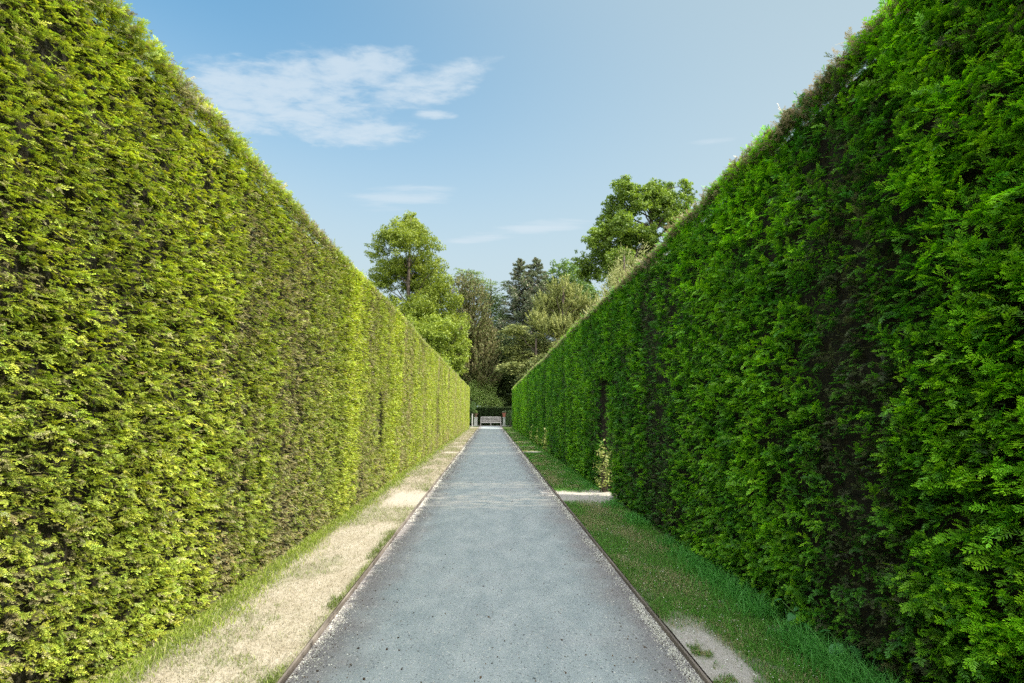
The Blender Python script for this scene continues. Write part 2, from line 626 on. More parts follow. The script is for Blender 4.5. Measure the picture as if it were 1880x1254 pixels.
# edging boards, each a row of lengths butted end to end with slight steps
for xa, mat, lab in ((PATH_L - 0.021, M_EDGE_L, 'dark worn timber edging along the left side of the path'), (PATH_R + 0.001, M_EDGE_R, 'thin rusty brown edging along the right side of the path')):
    b = MB()
    y = -5.0
    while y < PATH_END - 1.5:
        L = 2.4 + random.uniform(-0.3, 0.3)
        dx_, dz_ = random.uniform(-0.003, 0.003), random.uniform(-0.006, 0.004)
        b.box(xa + dx_, xa + 0.015 + dx_, y, y + L - 0.004, -0.1, TOP + 0.003 + dz_)
        y += L
    tag(b.build('path_edging', mat, bevel=0.003), lab, 'path edging')


# ------------------------------------------------------------------ grass blades
def blades(n, x, y, z, h, wd, lean, seed):
    r = np.random.default_rng(seed)
    a = r.uniform(0, 2 * pi, n)
    side = np.stack([np.cos(a), np.sin(a), np.zeros(n)], -1) * wd[:, None]
    b = r.uniform(0, 2 * pi, n)
    ln = np.stack([np.cos(b), np.sin(b), np.zeros(n)], -1) * (lean * h)[:, None]
    p = np.stack([x, y, z], -1)
    mid = p + ln * 0.35 + np.array([0, 0, 1]) * (h * 0.62)[:, None]
    tip = p + ln + np.array([0, 0, 1]) * (h * np.sqrt(np.clip(1 - lean ** 2 * 0.5, 0.1, 1)))[:, None]
    q1 = np.stack([p - side, p + side, mid + side * 0.8, mid - side * 0.8], 1)
    q2 = np.stack([mid - side * 0.8, mid + side * 0.8, tip + side * 0.12, tip - side * 0.12], 1)
    return np.concatenate([q1, q2])


def y_samples(n, y0, y1, r, pw=2.0):
    """more samples near the camera"""
    u = r.uniform(0, 1, n)
    return y0 * (y1 / y0) ** u if pw == 2 else y0 + (y1 - y0) * u ** pw


r = np.random.default_rng(3)
# dry and short grass of the left verge
N = 95000
gy = y_samples(N, 2.4, 46, r)
gx = r.uniform(HEDGE_L + 0.02, PATH_L - 0.02, N)
g = left_green(gx, gy)
keep = r.uniform(0, 1, N) < np.clip(0.55 + 0.5 * g - worn_mask(gx, gy, 3), 0.03, 1)
gx, gy, g = gx[keep], gy[keep], g[keep]
n = len(gx)
sc = np.clip(gy / 6, 1, 3.5)
h = r.uniform(0.012, 0.032, n) * (1 + 0.6 * g) * sc ** 0.5
dead = r.uniform(0, 1, n) > g * 0.9
c = np.where(dead[:, None], lerp((0.36, 0.32, 0.225), (0.54, 0.50, 0.40), r.uniform(0, 1, n)), lerp((0.13, 0.19, 0.035), (0.30, 0.36, 0.09), r.uniform(0, 1, n)))
o = quads_obj('dry_grass', blades(n, gx, gy, verge_h(gx, gy, 21) - 0.004, h, r.uniform(0.0012, 0.0024, n) * sc, r.uniform(0.2, 1.1, n), 5), np.concatenate([c, c]), M_GRASS)
tag(o, 'short dry straw grass with green tufts on the left verge', 'grass', kind='stuff')
# lush fringe along the left hedge foot
N = 42000
gy = y_samples(N, 2.2, 46, r)
gx = HEDGE_L + np.abs(r.normal(0, 1, N)) * (0.07 + 0.09 * fbm(gy * 1.6, gy * 0, 41)) - 0.09
keep = (worn_mask(gx, gy, 3) < 0.6) & (r.uniform(0, 1, N) < np.clip((fbm(gy * 1.8, gx * 2, 67, 3) - 0.28) * 4, 0.4, 1))
gx, gy = gx[keep], gy[keep]
n = len(gx)
sc = np.clip(gy / 6, 1, 3.5)
h = r.uniform(0.025, 0.08, n) * (0.3 + 1.0 * fbm(gx * 3, gy * 2, 66)) * sc ** 0.3
c = lerp((0.15, 0.22, 0.025), (0.38, 0.46, 0.07), r.uniform(0, 1, n))
dry = r.uniform(0, 1, n) < 0.1
c[dry] = (0.55, 0.48, 0.28)
o = quads_obj('long_grass', blades(n, gx, gy, verge_h(gx, gy, 21) - 0.004, h, r.uniform(0.0014, 0.003, n) * sc, r.uniform(0.3, 1.1, n), 6), np.concatenate([c, c]), M_GRASS)
tag(o, 'bright green longer grass fringe at the foot of the left hedge', 'grass', kind='stuff')
# tufts hanging over the left edging
N = 5200
gy = y_samples(N, 2.5, 12, r)
gx = PATH_L - 0.022 - np.abs(r.normal(0, 0.045, N))
keep = fbm(gy * 1.2, gy * 0, 19, 3) > 0.50
gx, gy = gx[keep], gy[keep]
n = len(gx)
c = lerp((0.07, 0.11, 0.02), (0.20, 0.26, 0.06), r.uniform(0, 1, n))
o = quads_obj('edge_grass', blades(n, gx, gy, verge_h(gx, gy, 21) - 0.004, r.uniform(0.02, 0.06, n), r.uniform(0.0012, 0.0024, n), r.uniform(0.3, 1.2, n), 9), np.concatenate([c, c]), M_GRASS)
tag(o, 'dark green grass tufts beside the left path edging', 'grass', kind='stuff')
N = 5200
gy = y_samples(N, 2.5, 20, r)
gx = PATH_R + 0.02 + np.abs(r.normal(0, 0.03, N))
keep = (fbm(gy * 1.5, gy * 0, 119, 3) > 0.48) & (right_bare(gx, gy) < 0.4)
gx, gy = gx[keep], gy[keep]
n = len(gx)
c = lerp((0.06, 0.15, 0.02), (0.20, 0.34, 0.07), r.uniform(0, 1, n))
o = quads_obj('edge_grass', blades(n, gx, gy, verge_h(gx, gy, 23) - 0.004, r.uniform(0.02, 0.05, n), r.uniform(0.0012, 0.0024, n) * np.clip(gy / 7, 1, 2), r.uniform(0.5, 1.4, n), 109), np.concatenate([c, c]), M_GRASS)
tag(o, 'green grass tufts leaning over the right path edging', 'grass', kind='stuff')
# right verge lawn
N = 120000
gy = y_samples(N, 2.2, 45, r)
gx = r.uniform(PATH_R + 0.02, HEDGE_R + 0.06, N)
b_ = right_bare(gx, gy)
keep = r.uniform(0, 1, N) < np.clip(1 - 1.1 * b_, 0.02, 1)
gx, gy = gx[keep], gy[keep]
n = len(gx)
sc = np.clip(gy / 6, 1, 3.5)
nearh = np.clip((gx - 1.75) / 0.25, 0, 1)
h = r.uniform(0.014, 0.04, n) * (1 + 1.5 * nearh * fbm(gx * 2, gy * 2, 44)) * sc ** 0.4
dryn = fbm(gx * 3, gy * 2, 71, 4)
dead = r.uniform(0, 1, n) < np.clip((dryn - 0.36) * 2.2, 0.05, 0.75) * (1 - 0.8 * nearh)
c = np.where(dead[:, None], lerp((0.30, 0.28, 0.11), (0.52, 0.46, 0.27), r.uniform(0, 1, n)), lerp((0.06, 0.20, 0.02), (0.18, 0.42, 0.06), r.uniform(0, 1, n)))
o = quads_obj('lawn_grass', blades(n, gx, gy, verge_h(gx, gy, 23) - 0.004, h, r.uniform(0.0012, 0.0024, n) * sc, r.uniform(0.2, 1.1, n), 7), np.concatenate([c, c]), M_GRASS)
tag(o, 'short green grass with dry patches on the shaded right verge', 'grass', kind='stuff')
# taller grass at the right hedge foot
N = 15000
gy = y_samples(N, 2.2, 30, r)
gx = HEDGE_R + 0.05 - np.abs(r.normal(0, 0.12, N))
keep = (fbm(gy * 1.5, gy * 0, 29, 3) > 0.42 - np.clip((4.5 - gy) * 0.2, 0, 0.3)) & (worn_mask(gx, gy, 4) < 0.5)
gx, gy = gx[keep], gy[keep]
n = len(gx)
sc = np.clip(gy / 6, 1, 3)
h = r.uniform(0.05, 0.17, n) * np.clip(1.5 - gy * 0.1, 0.5, 1.2)
c = lerp((0.05, 0.22, 0.03), (0.16, 0.46, 0.09), r.uniform(0, 1, n))
o = quads_obj('tall_grass', blades(n, gx, gy, verge_h(gx, gy, 23) - 0.004, h, r.uniform(0.0014, 0.003, n) * sc, r.uniform(0.3, 1.2, n), 8), np.concatenate([c, c]), M_GRASS)
tag(o, 'tall lush grass at the foot of the right hedge', 'grass', kind='stuff')


# ------------------------------------------------------------------ petals, grit and litter
def flakes(x, y, z, s, seed, tilt=0.35):
    r = np.random.default_rng(seed)
    n = len(x)
    a = r.uniform(0, 2 * pi, n)
    u_ = np.stack([np.cos(a), np.sin(a), r.normal(0, tilt, n)], -1) * s[:, None]
    v_ = np.stack([-np.sin(a), np.cos(a), r.normal(0, tilt, n)], -1) * (s * r.uniform(0.5, 0.9, n))[:, None]
    p = np.stack([x, y, z + s * 0.35], -1)
    return np.stack([p - u_, p - v_, p + u_ * r.uniform(0.7, 1.1, n)[:, None], p + v_], 1)


N = 34000
gy = y_samples(N, 2.4, 48, r)
band = 0.028 + 0.05 * fbm(gy * 0.9, gy * 0, 61, 3)
left = r.uniform(0, 1, N) < 0.33
d = np.where(left, np.abs(r.normal(0, 1, N)) * band * 1.3 + 0.004, 0.045 + r.normal(0, 0.55, N) * band)
gap = fbm(gy * 1.6, gy * 0 + 3, 62, 3)
far = r.uniform(0, 1, N) < 0.07
d = np.where(far, r.exponential(0.16, N), np.abs(d))
gx = np.where(left, PATH_L + d, PATH_R - d)
keep = r.uniform(0, 1, N) < np.clip((gap - 0.22) * 3, 0.25, 1)
gx, gy = gx[keep], gy[keep]
n = len(gx)
s = r.uniform(0.0032, 0.0075, n) * np.clip(gy / 6, 1, 3)
c = lerp((0.50, 0.48, 0.41), (0.80, 0.78, 0.69), r.uniform(0, 1, n))
o = quads_obj('fallen_petals', flakes(gx, gy, np.zeros(n), s, 4), c, M_PETAL)
tag(o, 'pale fallen petals drifted along both edges of the path', 'petals', kind='stuff')
N = 2600
gy = y_samples(N, 2.3, 24, r)
gx = r.uniform(PATH_R + 0.03, HEDGE_R - 0.02, N)
keep = r.uniform(0, 1, N) < fbm(gx * 2, gy * 2, 82) ** 1.5
gx, gy = gx[keep], gy[keep]
n = len(gx)
c = lerp((0.75, 0.74, 0.66), (0.92, 0.91, 0.86), r.uniform(0, 1, n))
o = quads_obj('daisy_petals', flakes(gx, gy, verge_h(gx, gy, 23) + 0.012, r.uniform(0.003, 0.006, n) * np.clip(gy / 6, 1, 2.5), 14), c, M_PETAL)
tag(o, 'tiny white petals scattered over the right grass verge', 'petals', kind='stuff')
N = 5200
gy = y_samples(N, 2.3, 30, r)
u = r.uniform(0, 1, N)
gx = np.where(u < 0.5, r.uniform(PATH_L, PATH_R, N), np.where(u < 0.75, PATH_L + r.exponential(0.16, N), PATH_R - 0.05 - r.exponential(0.16, N)))
keep = (gx > PATH_L) & (gx < PATH_R)
gx, gy = gx[keep], gy[keep]
n = len(gx)
c = lerp((0.03, 0.022, 0.016), (0.14, 0.09, 0.05), r.uniform(0, 1, n))
o = quads_obj('leaf_litter', flakes(gx, gy, np.zeros(n), np.minimum(0.0028 + r.exponential(0.0019, n), 0.012) * np.clip(gy / 7, 1, 2), 15), c, M_LITTER)
tag(o, 'dark specks of leaf litter and grit lying on the path', 'litter', kind='stuff')


# ------------------------------------------------------------------ the yew hedges
def spray_template(L, n_side, seed, nl=0.022, nw=0.0034, shoots=4, droop=0.25, plump=1.0):
    """a flat yew frond along +X: needles in two ranks, side shoots; returns quads (K,4,3) and t (K,)"""
    r = np.random.default_rng(seed)
    Q, T = [], []

    def axis(p0, ang, length, nn, t0, t1, lvl):
        ca, sa = cos(ang), sin(ang)
        for i in range(nn):
            f = (i + 0.7) / nn
            px = p0[0] + ca * length * f
            py = p0[1] + sa * length * f
            pz = p0[2] - droop * length * f * f * 0.6
            for sg in (-1, 1):
                a2 = ang + sg * radians(62 - 38 * f + r.uniform(-10, 10))
                ln = nl * (1.05 - 0.45 * f) * r.uniform(0.8, 1.15)
                d = np.array([cos(a2), sin(a2), r.uniform(-0.25, 0.15)])
                s_ = np.array([-sin(a2), cos(a2), r.uniform(-0.5, 0.5)]) * nw * plump
                p = np.array([px, py, pz])
                Q.append([p, p + d * ln * 0.5 - s_, p + d * ln, p + d * ln * 0.5 + s_])
                T.append(t0 + (t1 - t0) * f)
        # the stem
        p = np.array(p0)
        e = np.array([p0[0] + ca * length, p0[1] + sa * length, p0[2] - droop * length * 0.6])
        s_ = np.array([-sa, ca, 0]) * nw * 0.45
        Q.append([p - s_, p + s_, e + s_ * 0.4, e - s_ * 0.4])
        T.append(t0)
    axis((0, 0, 0), 0.0, L, n_side, 0.1, 1.0, 0)
    for k in range(shoots):
        f = 0.22 + 0.55 * k / max(shoots - 1, 1)
        sg = 1 if k % 2 else -1
        axis((L * f, 0, -droop * L * f * f * 0.6), sg * radians(r.uniform(32, 52)), L * r.uniform(0.38, 0.55), max(n_side // 2, 2), 0.2 + 0.4 * f, 0.95, 1)
    return np.array(Q), np.array(T)


TEMPL = {
    0: [spray_template(0.088, 10, 10 + i, 0.0215, 0.0024, 2, 0.35) for i in range(6)],
    1: [spray_template(0.088, 6, 20 + i, 0.026, 0.0040, 1, 0.35) for i in range(5)],
    2: [spray_template(0.095, 4, 30 + i, 0.032, 0.0064, 0, 0.3) for i in range(4)],
    3: [spray_template(0.100, 2, 40 + i, 0.052, 0.0110, 0, 0.25) for i in range(4)],
}


def place_sprays(P, Nn, Z, S, C0, C1, lod, seed):
    """P origin, Nn shoot direction, Z frond normal, S scale, colours at base and tip"""
    r = np.random.default_rng(seed)
    X = norm(Nn)
    Yv = norm(np.cross(Z, X))
    Zv = np.cross(X, Yv)
    A = np.stack([X, Yv, Zv], 1)                  # rows are axes
    which = r.integers(0, len(TEMPL[lod]), len(P))
    Vs, Cs = [], []
    for k, (Q, T) in enumerate(TEMPL[lod]):
        i = np.where(which == k)[0]
        if not len(i):
            continue
        q = np.einsum('kcj,mjx->mkcx', Q, A[i]) * S[i][:, None, None, None] + P[i][:, None, None, :]
        t = (T ** 1.1)[None, :, None]
        c = C0[i][:, None, :] * (1 - t) + C1[i][:, None, :] * t
        Vs.append(q.reshape(-1, 4, 3))
        Cs.append(c.reshape(-1, 3))
    return np.concatenate(Vs), np.concatenate(Cs)


def gauss(v, c, s):
    return np.exp(-((v - c) / s) ** 2)


BROWN_R = [(2.72, 0.34, 1.0), (6.3, 0.4, 0.55), (9.9, 0.5, 0.35), (13.6, 0.5, 0.3), (26.5, 0.8, 0.35)]
GREEN_R = [(1.7, 0.6, 0.6), (3.7, 0.5, 0.35), (5.0, 0.7, 0.4), (12.0, 1.2, 0.3), (30, 3, 0.5), (40, 3, 0.5)]
BROWN_L = [(5.35, 0.45, 0.85), (6.3, 0.35, 0.5), (4.3, 0.3, 0.45), (8.7, 0.45, 0.6), (12.4, 0.5, 0.45), (15.5, 0.5, 0.4), (19.7, 0.35, 0.9), (24, 0.5, 0.4), (28.5, 0.7, 0.5), (34, 0.8, 0.5), (40, 0.8, 0.5)]
GREEN_L = [(3.55, 0.45, 0.7), (7.55, 0.42, 0.95), (2.4, 0.3, 0.35), (10.8, 0.6, 0.35), (17, 0.8, 0.3)]
SLOT_L = [(9.55, 0.17, 0.85, 1.90), (19.75, 0.22, 0.6, 2.2)]       # dark crevices in the left face: y, half-width, z0, z1


def relief(y, z, s):
    """bumps and upright flutes of the clipped face, outwards in metres"""
    return 0.06 * (fbm(y * 1.5, z * 0.28, s, 3) - 0.5) * 2 + 0.035 * (fbm(y * 3.6, z * 3.0, s + 3, 2) - 0.5) * 2


def hedge_colours(side, y, z, r, s, cl=None, inner=None):
    n = len(y)
    brown = np.zeros(n)
    green = np.zeros(n)
    yy = y + 0.35 * (fbm(y * 1.0, z * 1.1, s + 9, 3) - 0.5)
    for c, wd, a in (BROWN_R if side > 0 else BROWN_L):
        brown = np.maximum(brown, a * gauss(yy, c, wd))
    for c, wd, a in (GREEN_R if side > 0 else GREEN_L):
        green = np.maximum(green, a * gauss(yy, c, wd))
    streak = fbm(y * 2.2, z * 0.22, s + 21, 3)
    patch = fbm(y * 2.6, z * 2.2, s + 33, 3)
    brown = np.clip(brown * 0.85 + np.clip((streak - 0.57) * 2.6, 0, 0.5) + np.clip((patch - 0.60) * 3, 0, 0.35), 0, 1)
    low = np.clip((1.1 - z) / 1.1, 0, 1)
    if side < 0:
        brown = np.clip(brown * 0.8 + 0.40 * low * fbm(y * 0.9, z, s + 41), 0, 1)
    if cl is None:
        cl = np.arange(n)
    nc = int(cl.max()) + 1 if n else 0
    u = 0.75 * r.uniform(0, 1, nc)[cl] + 0.25 * r.uniform(0, 1, n)
    isb = u < (brown * 0.55 if side > 0 else np.clip(brown * 0.85 + 0.02 + 0.15 * np.clip((y - 6) / 12, 0, 1), 0, 0.9))
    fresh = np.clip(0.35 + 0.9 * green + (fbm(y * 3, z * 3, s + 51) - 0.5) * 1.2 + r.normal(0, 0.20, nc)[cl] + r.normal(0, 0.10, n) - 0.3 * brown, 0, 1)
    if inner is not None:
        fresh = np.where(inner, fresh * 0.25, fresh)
    if side > 0:  # one species, two palettes: each side's light is partly put into its tint
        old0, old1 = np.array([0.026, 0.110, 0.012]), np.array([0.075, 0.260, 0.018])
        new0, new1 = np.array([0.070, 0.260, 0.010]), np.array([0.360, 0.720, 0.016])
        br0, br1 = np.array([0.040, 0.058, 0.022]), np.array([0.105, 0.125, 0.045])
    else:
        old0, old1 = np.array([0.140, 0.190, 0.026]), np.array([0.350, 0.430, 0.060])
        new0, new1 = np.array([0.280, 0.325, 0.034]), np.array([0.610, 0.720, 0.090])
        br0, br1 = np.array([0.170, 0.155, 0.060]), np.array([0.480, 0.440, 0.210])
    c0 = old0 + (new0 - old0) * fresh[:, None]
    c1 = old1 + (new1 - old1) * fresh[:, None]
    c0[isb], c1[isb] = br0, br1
    k = (r.uniform(0.75, 1.25, nc)[cl] * r.uniform(0.85, 1.15, n))[:, None]
    hue = r.normal(0, 0.10, n)[:, None] * np.array([1.0, 0.15, -0.2])
    return c0 * k * (1 + hue), c1 * k * (1 + hue), brown, fresh


def build_hedge(name, label, side, face, thick, y0, y1, htop, openings, seed):
    r = np.random.default_rng(seed)
    root = empty(name, (face + side * thick / 2, (y0 + y1) / 2, 0), label, 'hedge')
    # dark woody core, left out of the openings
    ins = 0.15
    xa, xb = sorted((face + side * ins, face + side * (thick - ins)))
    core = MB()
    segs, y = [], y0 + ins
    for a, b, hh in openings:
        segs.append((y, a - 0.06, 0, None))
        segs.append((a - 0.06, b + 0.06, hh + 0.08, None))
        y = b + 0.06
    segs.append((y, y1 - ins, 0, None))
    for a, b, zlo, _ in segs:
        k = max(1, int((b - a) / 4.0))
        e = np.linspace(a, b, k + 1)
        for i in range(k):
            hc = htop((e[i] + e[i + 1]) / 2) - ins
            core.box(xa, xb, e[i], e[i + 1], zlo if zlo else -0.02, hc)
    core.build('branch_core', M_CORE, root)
    VV, CC = [], []

    sf = 0.78 if side < 0 else 1.04

    def emit(P, nrm, up, y, z, lod, sscale, rr, cl=None, inner=None, drop=0.0, spread=1.0, over=None):
        n = len(P)
        sscale = sscale * sf
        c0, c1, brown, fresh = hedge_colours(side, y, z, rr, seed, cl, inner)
        if over is not None:
            k = rr.uniform(0, 1, n) < over[0]
            c0[k], c1[k] = over[1], np.array(over[2]) * rr.uniform(0.7, 1.25, k.sum())[:, None]
        S = sscale * rr.uniform(0.72, 1.2, n) * np.where(rr.uniform(0, 1, n) < (0.05 if side > 0 else 0.02), 1.35, 1.0) * (1 - 0.32 * brown + 0.15 * fresh)
        tang = np.array([0, 1.0, 0]) if abs(nrm[1]) < 0.5 else np.array([1.0, 0, 0])
        D = nrm[None, :] * rr.uniform(0.65, 1.0, n)[:, None] + up[None, :] * (0.16 + drop + rr.normal(0, 0.34 * spread, n))[:, None] + tang[None, :] * (rr.normal(-0.16, 0.42 * spread, n))[:, None]
        Zn = up[None, :] * 1.0 + nrm[None, :] * rr.normal(0.8, 0.45, n)[:, None] + tang[None, :] * rr.normal(0, 0.4, n)[:, None]
        Zn = Zn + 0.01
        v, c = place_sprays(P, D, Zn, S, c0, c1, lod, int(rr.integers(1 << 30)))
        VV.append(v)
        CC.append(c)

    nrm = np.array([-side, 0, 0], float)
    upv = np.array([0, 0, 1.0])
    for (ya, yb, dens, lod, ss) in ((y0, 1.0, 330, 3, 1.5), (1.0, 5.2, 900, 0, 1.0), (5.2, 10.5, 800, 1, 1.0), (10.5, 22, 640, 2, 1.05), (22, y1, 430, 3, 1.2)):
        # the clipped face: tufts of shoots fanning from each twig end, thickest along the top edge
        area = (yb - ya) * 3.9
        K = 5 if side > 0 else 4
        dm = 2.0 if side > 0 else 3.5
        fl = lod if side > 0 else min(lod + 1, 3)
        fs = ss * ((0.74 if ya > 0 else 1.0) if side > 0 else (0.70 if lod < 3 else 0.85))
        if lod == 3:
            dm *= 0.75
        n = int(area * dens * dm / K)
        ne = int((yb - ya) * 0.32 * dens * 1.3 / K)
        y = r.uniform(ya, yb, n + ne)
        z = np.concatenate([r.uniform(0.0, 1.0, n), 1 - r.uniform(0, 0.32 / 3.6, ne)])
        n += ne
        z = z * (htop(y) - 0.045)
        ok = np.ones(n, bool)
        for a, b, hh in openings:
            ok &= ~((y > a) & (y < b) & (z < hh + 0.12 * (fbm(y * 6, z * 0, 5) - 0.5)))
        if side < 0:
            for c_, hw, z0_, z1_ in SLOT_L:
                ok &= ~((np.abs(y - c_ + 0.05 * np.sin(z * 4)) < hw) & (z > z0_) & (z < z1_))
        hole = fbm(y * 4.5, z * 4.5, seed + 70, 3)
        ok &= r.uniform(0, 1, n) < np.clip((hole - 0.15) * (4.5 if side > 0 else 6.0), 0.4 if side > 0 else 0.72, 1)
        y, z = y[ok], z[ok]
        n = len(y)
        rel = relief(y, z, seed)
        foot = np.clip((0.25 - z) / 0.25, 0, 1) * 0.05
        te = np.clip((z - (htop(y) - 0.12)) / 0.10, 0, 1)
        push = np.where(r.uniform(0, 1, n) < 0.3, r.uniform(0.025, 0.075, n), r.normal(0, 0.020, n))
        depth = 0.085 - rel * (0.5 if side > 0 else 0.28) + push * (1.0 if side > 0 else 0.75) + foot + te ** 2 * 0.03
        cl = np.repeat(np.arange(n), K)
        m = n * K
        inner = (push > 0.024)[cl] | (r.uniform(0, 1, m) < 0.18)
        jy, jz = r.normal(0, 0.020, m), r.normal(0, 0.014, m)
        P = np.stack([face + side * (depth[cl] + r.uniform(-0.012, 0.022, m)), y[cl] + jy, z[cl] + jz], -1)
        near = np.clip((3.0 - y[cl]) / 0.6, 0, 1) if side > 0 else 0.0
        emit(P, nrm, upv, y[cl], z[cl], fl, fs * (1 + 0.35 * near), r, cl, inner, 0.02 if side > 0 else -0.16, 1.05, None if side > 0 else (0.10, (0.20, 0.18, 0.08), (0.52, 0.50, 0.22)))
        # the shoulder: tufts leaning up and out along the clipped top edge
        n = int((yb - ya) * dens * 0.16)
        y = r.uniform(ya, yb, n)
        dpt = r.uniform(0.04, 0.20, n)
        z = htop(y) - 0.055 - r.uniform(0, 0.09, n) + 0.02 * (fbm(y * 3, y * 0, seed + 8) - 0.5)
        cl = np.repeat(np.arange(n), 4)
        m = n * 4
        P = np.stack([face + side * (dpt[cl] + r.normal(0, 0.015, m)), y[cl] + r.normal(0, 0.022, m), z[cl] + r.normal(0, 0.012, m)], -1)
        diag = norm(np.array([-side * 1.0, 0, 0.75]))
        emit(P, diag, norm(np.array([side * 0.75, 0, 1.0])), y[cl], z[cl], lod, ss * 0.85, r, cl, None, -0.1, 1.2, ((0.66 if side > 0 else 0.15), (0.14, 0.12, 0.05), (0.34, 0.29, 0.16)))
        # top of the hedge: this year's shoots, bronzed and straw tipped
        n = int((yb - ya) * thick * dens * 0.7)
        y = r.uniform(ya, yb, n)
        q = np.where(r.uniform(0, 1, n) < 0.5, r.uniform(0, 0.10, n), r.uniform(0, 1, n) ** 1.5)
        x = face + side * (0.02 + q * (thick - 0.08))
        z = htop(y) - 0.115 + r.normal(0, 0.025, n) + 0.03 * (fbm(y * 2, x, seed + 4) - 0.5)
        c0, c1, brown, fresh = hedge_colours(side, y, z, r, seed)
        straw = r.uniform(0, 1, n) < (0.65 if side > 0 else 0.12)
        c1[straw] = np.array([0.34, 0.27, 0.16]) * r.uniform(0.7, 1.25, straw.sum())[:, None]
        c0[straw] = np.array([0.20, 0.16, 0.07])
        D = np.stack([np.full(n, -side * 0.25) + r.normal(0, 0.4, n), r.normal(0, 0.4, n), np.full(n, 0.75)], -1)
        Zn = np.stack([-side + r.normal(0, 0.5, n), r.normal(0, 0.7, n), r.normal(0, 0.3, n)], -1)
        v, c = place_sprays(np.stack([x, y, z], -1), D, Zn, ss * r.uniform(0.40, 0.75, n) * np.where(r.uniform(0, 1, n) < 0.02, 1.9, 1.0), c0, c1, lod, int(r.integers(1 << 30)))
        VV.append(v)
        CC.append(c)
        # back face, sparse
        n = int((yb - ya) * 3.6 * 70)
        y = r.uniform(ya, yb, n)
        z = r.uniform(0.05, 1, n) * (htop(y) - 0.05)
        ok = np.ones(n, bool)
        for a, b, hh in openings:
            ok &= ~((y > a) & (y < b) & (z < hh))
        y, z = y[ok], z[ok]
        P = np.stack([np.full(len(y), face + side * (thick - 0.09)), y, z], -1)
        emit(P, -nrm, upv, y, z, 3, 1.7, r)
    # reveals and soffits of the openings
    for a, b, hh in openings:
        lod = 1 if a < 12 else 3
        for yy, ny in ((a - 0.03, 1.0), (b + 0.03, -1.0)):
            n = int(thick * hh * (170 if lod == 1 else 200))
            x = face + side * r.uniform(0.03, thick - 0.05, n)
            z = r.uniform(0, hh, n)
            P = np.stack([x, np.full(n, yy) - ny * r.uniform(-0.01, 0.04, n), z], -1)
            emit(P, np.array([0, ny, 0.0]), upv, np.full(n, yy), z, lod, 0.9 if lod == 1 else 1.2, r)
        n = int(thick * (b - a) * 300)
        P = np.stack([face + side * r.uniform(0.05, thick - 0.05, n), r.uniform(a, b, n), np.full(n, hh + 0.07)], -1)
        emit(P, np.array([0.0, 0, -1.0]), np.array([0.0, 1.0, 0]), P[:, 1], P[:, 2], lod, 0.8 if lod == 1 else 1.2, r)
    # both ends
    for yy, ny in ((y0, -1.0), (y1, 1.0)):
        n = int(thick * 3.7 * 220)
        z = r.uniform(0, 1, n) * (htop(np.full(n, yy)) - 0.05)
        P = np.stack([face + side * r.uniform(0.04, thick - 0.04, n), np.full(n, yy - ny * 0.09), z], -1)
        emit(P, np.array([0, ny, 0.0]), upv, P[:, 1], z, 3, 1.4, r)
    quads_obj('foliage', np.concatenate(VV), np.concatenate(CC), M_YEW, root)
    return root


def top_left(y):
    y = np.asarray(y, float)
    return 3.74 + 0.025 * np.sin(y * 0.7) + np.clip((y - 25) / 22, 0, 1) * 0.16


def top_right(y):
    y = np.asarray(y, float)
    return 3.60 + 0.025 * np.sin(y * 0.55 + 1) + np.clip((y - 30) / 15, 0, 1) * 0.05


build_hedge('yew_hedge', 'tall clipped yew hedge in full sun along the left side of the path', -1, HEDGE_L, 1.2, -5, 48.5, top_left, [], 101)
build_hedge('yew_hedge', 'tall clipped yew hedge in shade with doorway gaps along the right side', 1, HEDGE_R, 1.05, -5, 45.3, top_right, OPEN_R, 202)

# ------------------------------------------------------------------ trees
def leaf_quads(P, Nrm, size, aspect, r, along=None, curl=0.0):
    """rhombic leaves at P facing Nrm; `along` biases the long axis"""
    n = len(P)
    Nrm = norm(Nrm)
    a = r.normal(0, 1, (n, 3)) if along is None else along + r.normal(0, 0.45, (n, 3))
    U = norm(a - Nrm * np.sum(a * Nrm, 1, keepdims=True))
    W = np.cross(Nrm, U)
    L = size[:, None]
    wv = W * L * aspect
    return np.stack([P - U * L, P - wv * 0.9 + Nrm * L * curl, P + U * L, P + wv * 0.9 + Nrm * L * curl], 1)


def pick_colours(n, lo, hi, r, bias=1.0):
    t = r.uniform(0, 1, n) ** bias
    c = lerp(lo, hi, t)
    return c * r.uniform(0.85, 1.15, n)[:, None]


def clusters_in(lobes, per, r, shell=0.45, flat=1.0):
    """cluster centres through the outer part of each lobe; lobes (M,4) x y z radius"""
    C, R, LI = [], [], []
    for i, (x, y, z, rad) in enumerate(lobes):
        k = max(10, int(per * 2.6 * rad ** 1.5))
        d = norm(r.normal(0, 1, (k, 3)))
        q = (shell + (1 - shell) * r.uniform(0, 1, k) ** 0.7)[:, None] * rad * r.uniform(0.85, 1.0 + 0.32 * r.uniform(0, 1, k) ** 2, k)[:, None]
        p = np.array([x, y, z]) + d * q * np.array([1, 1, flat])
        C.append(p)
        R.append(np.full(k, rad) * r.uniform(0.13, 0.27, k))
        LI.append(np.full(k, i))
    return np.concatenate(C), np.concatenate(R), np.concatenate(LI)


def px_lobes(lst, depth, r, spread=0.7):
    out = []
    for px, py, rp in lst:
        rad = rp * 1.16 * depth / FPX
        c = at(px, py, depth)
        out.append((c[0], depth + r.uniform(-spread, spread) * rad * 2.2, c[2], rad))
    return np.array(out)


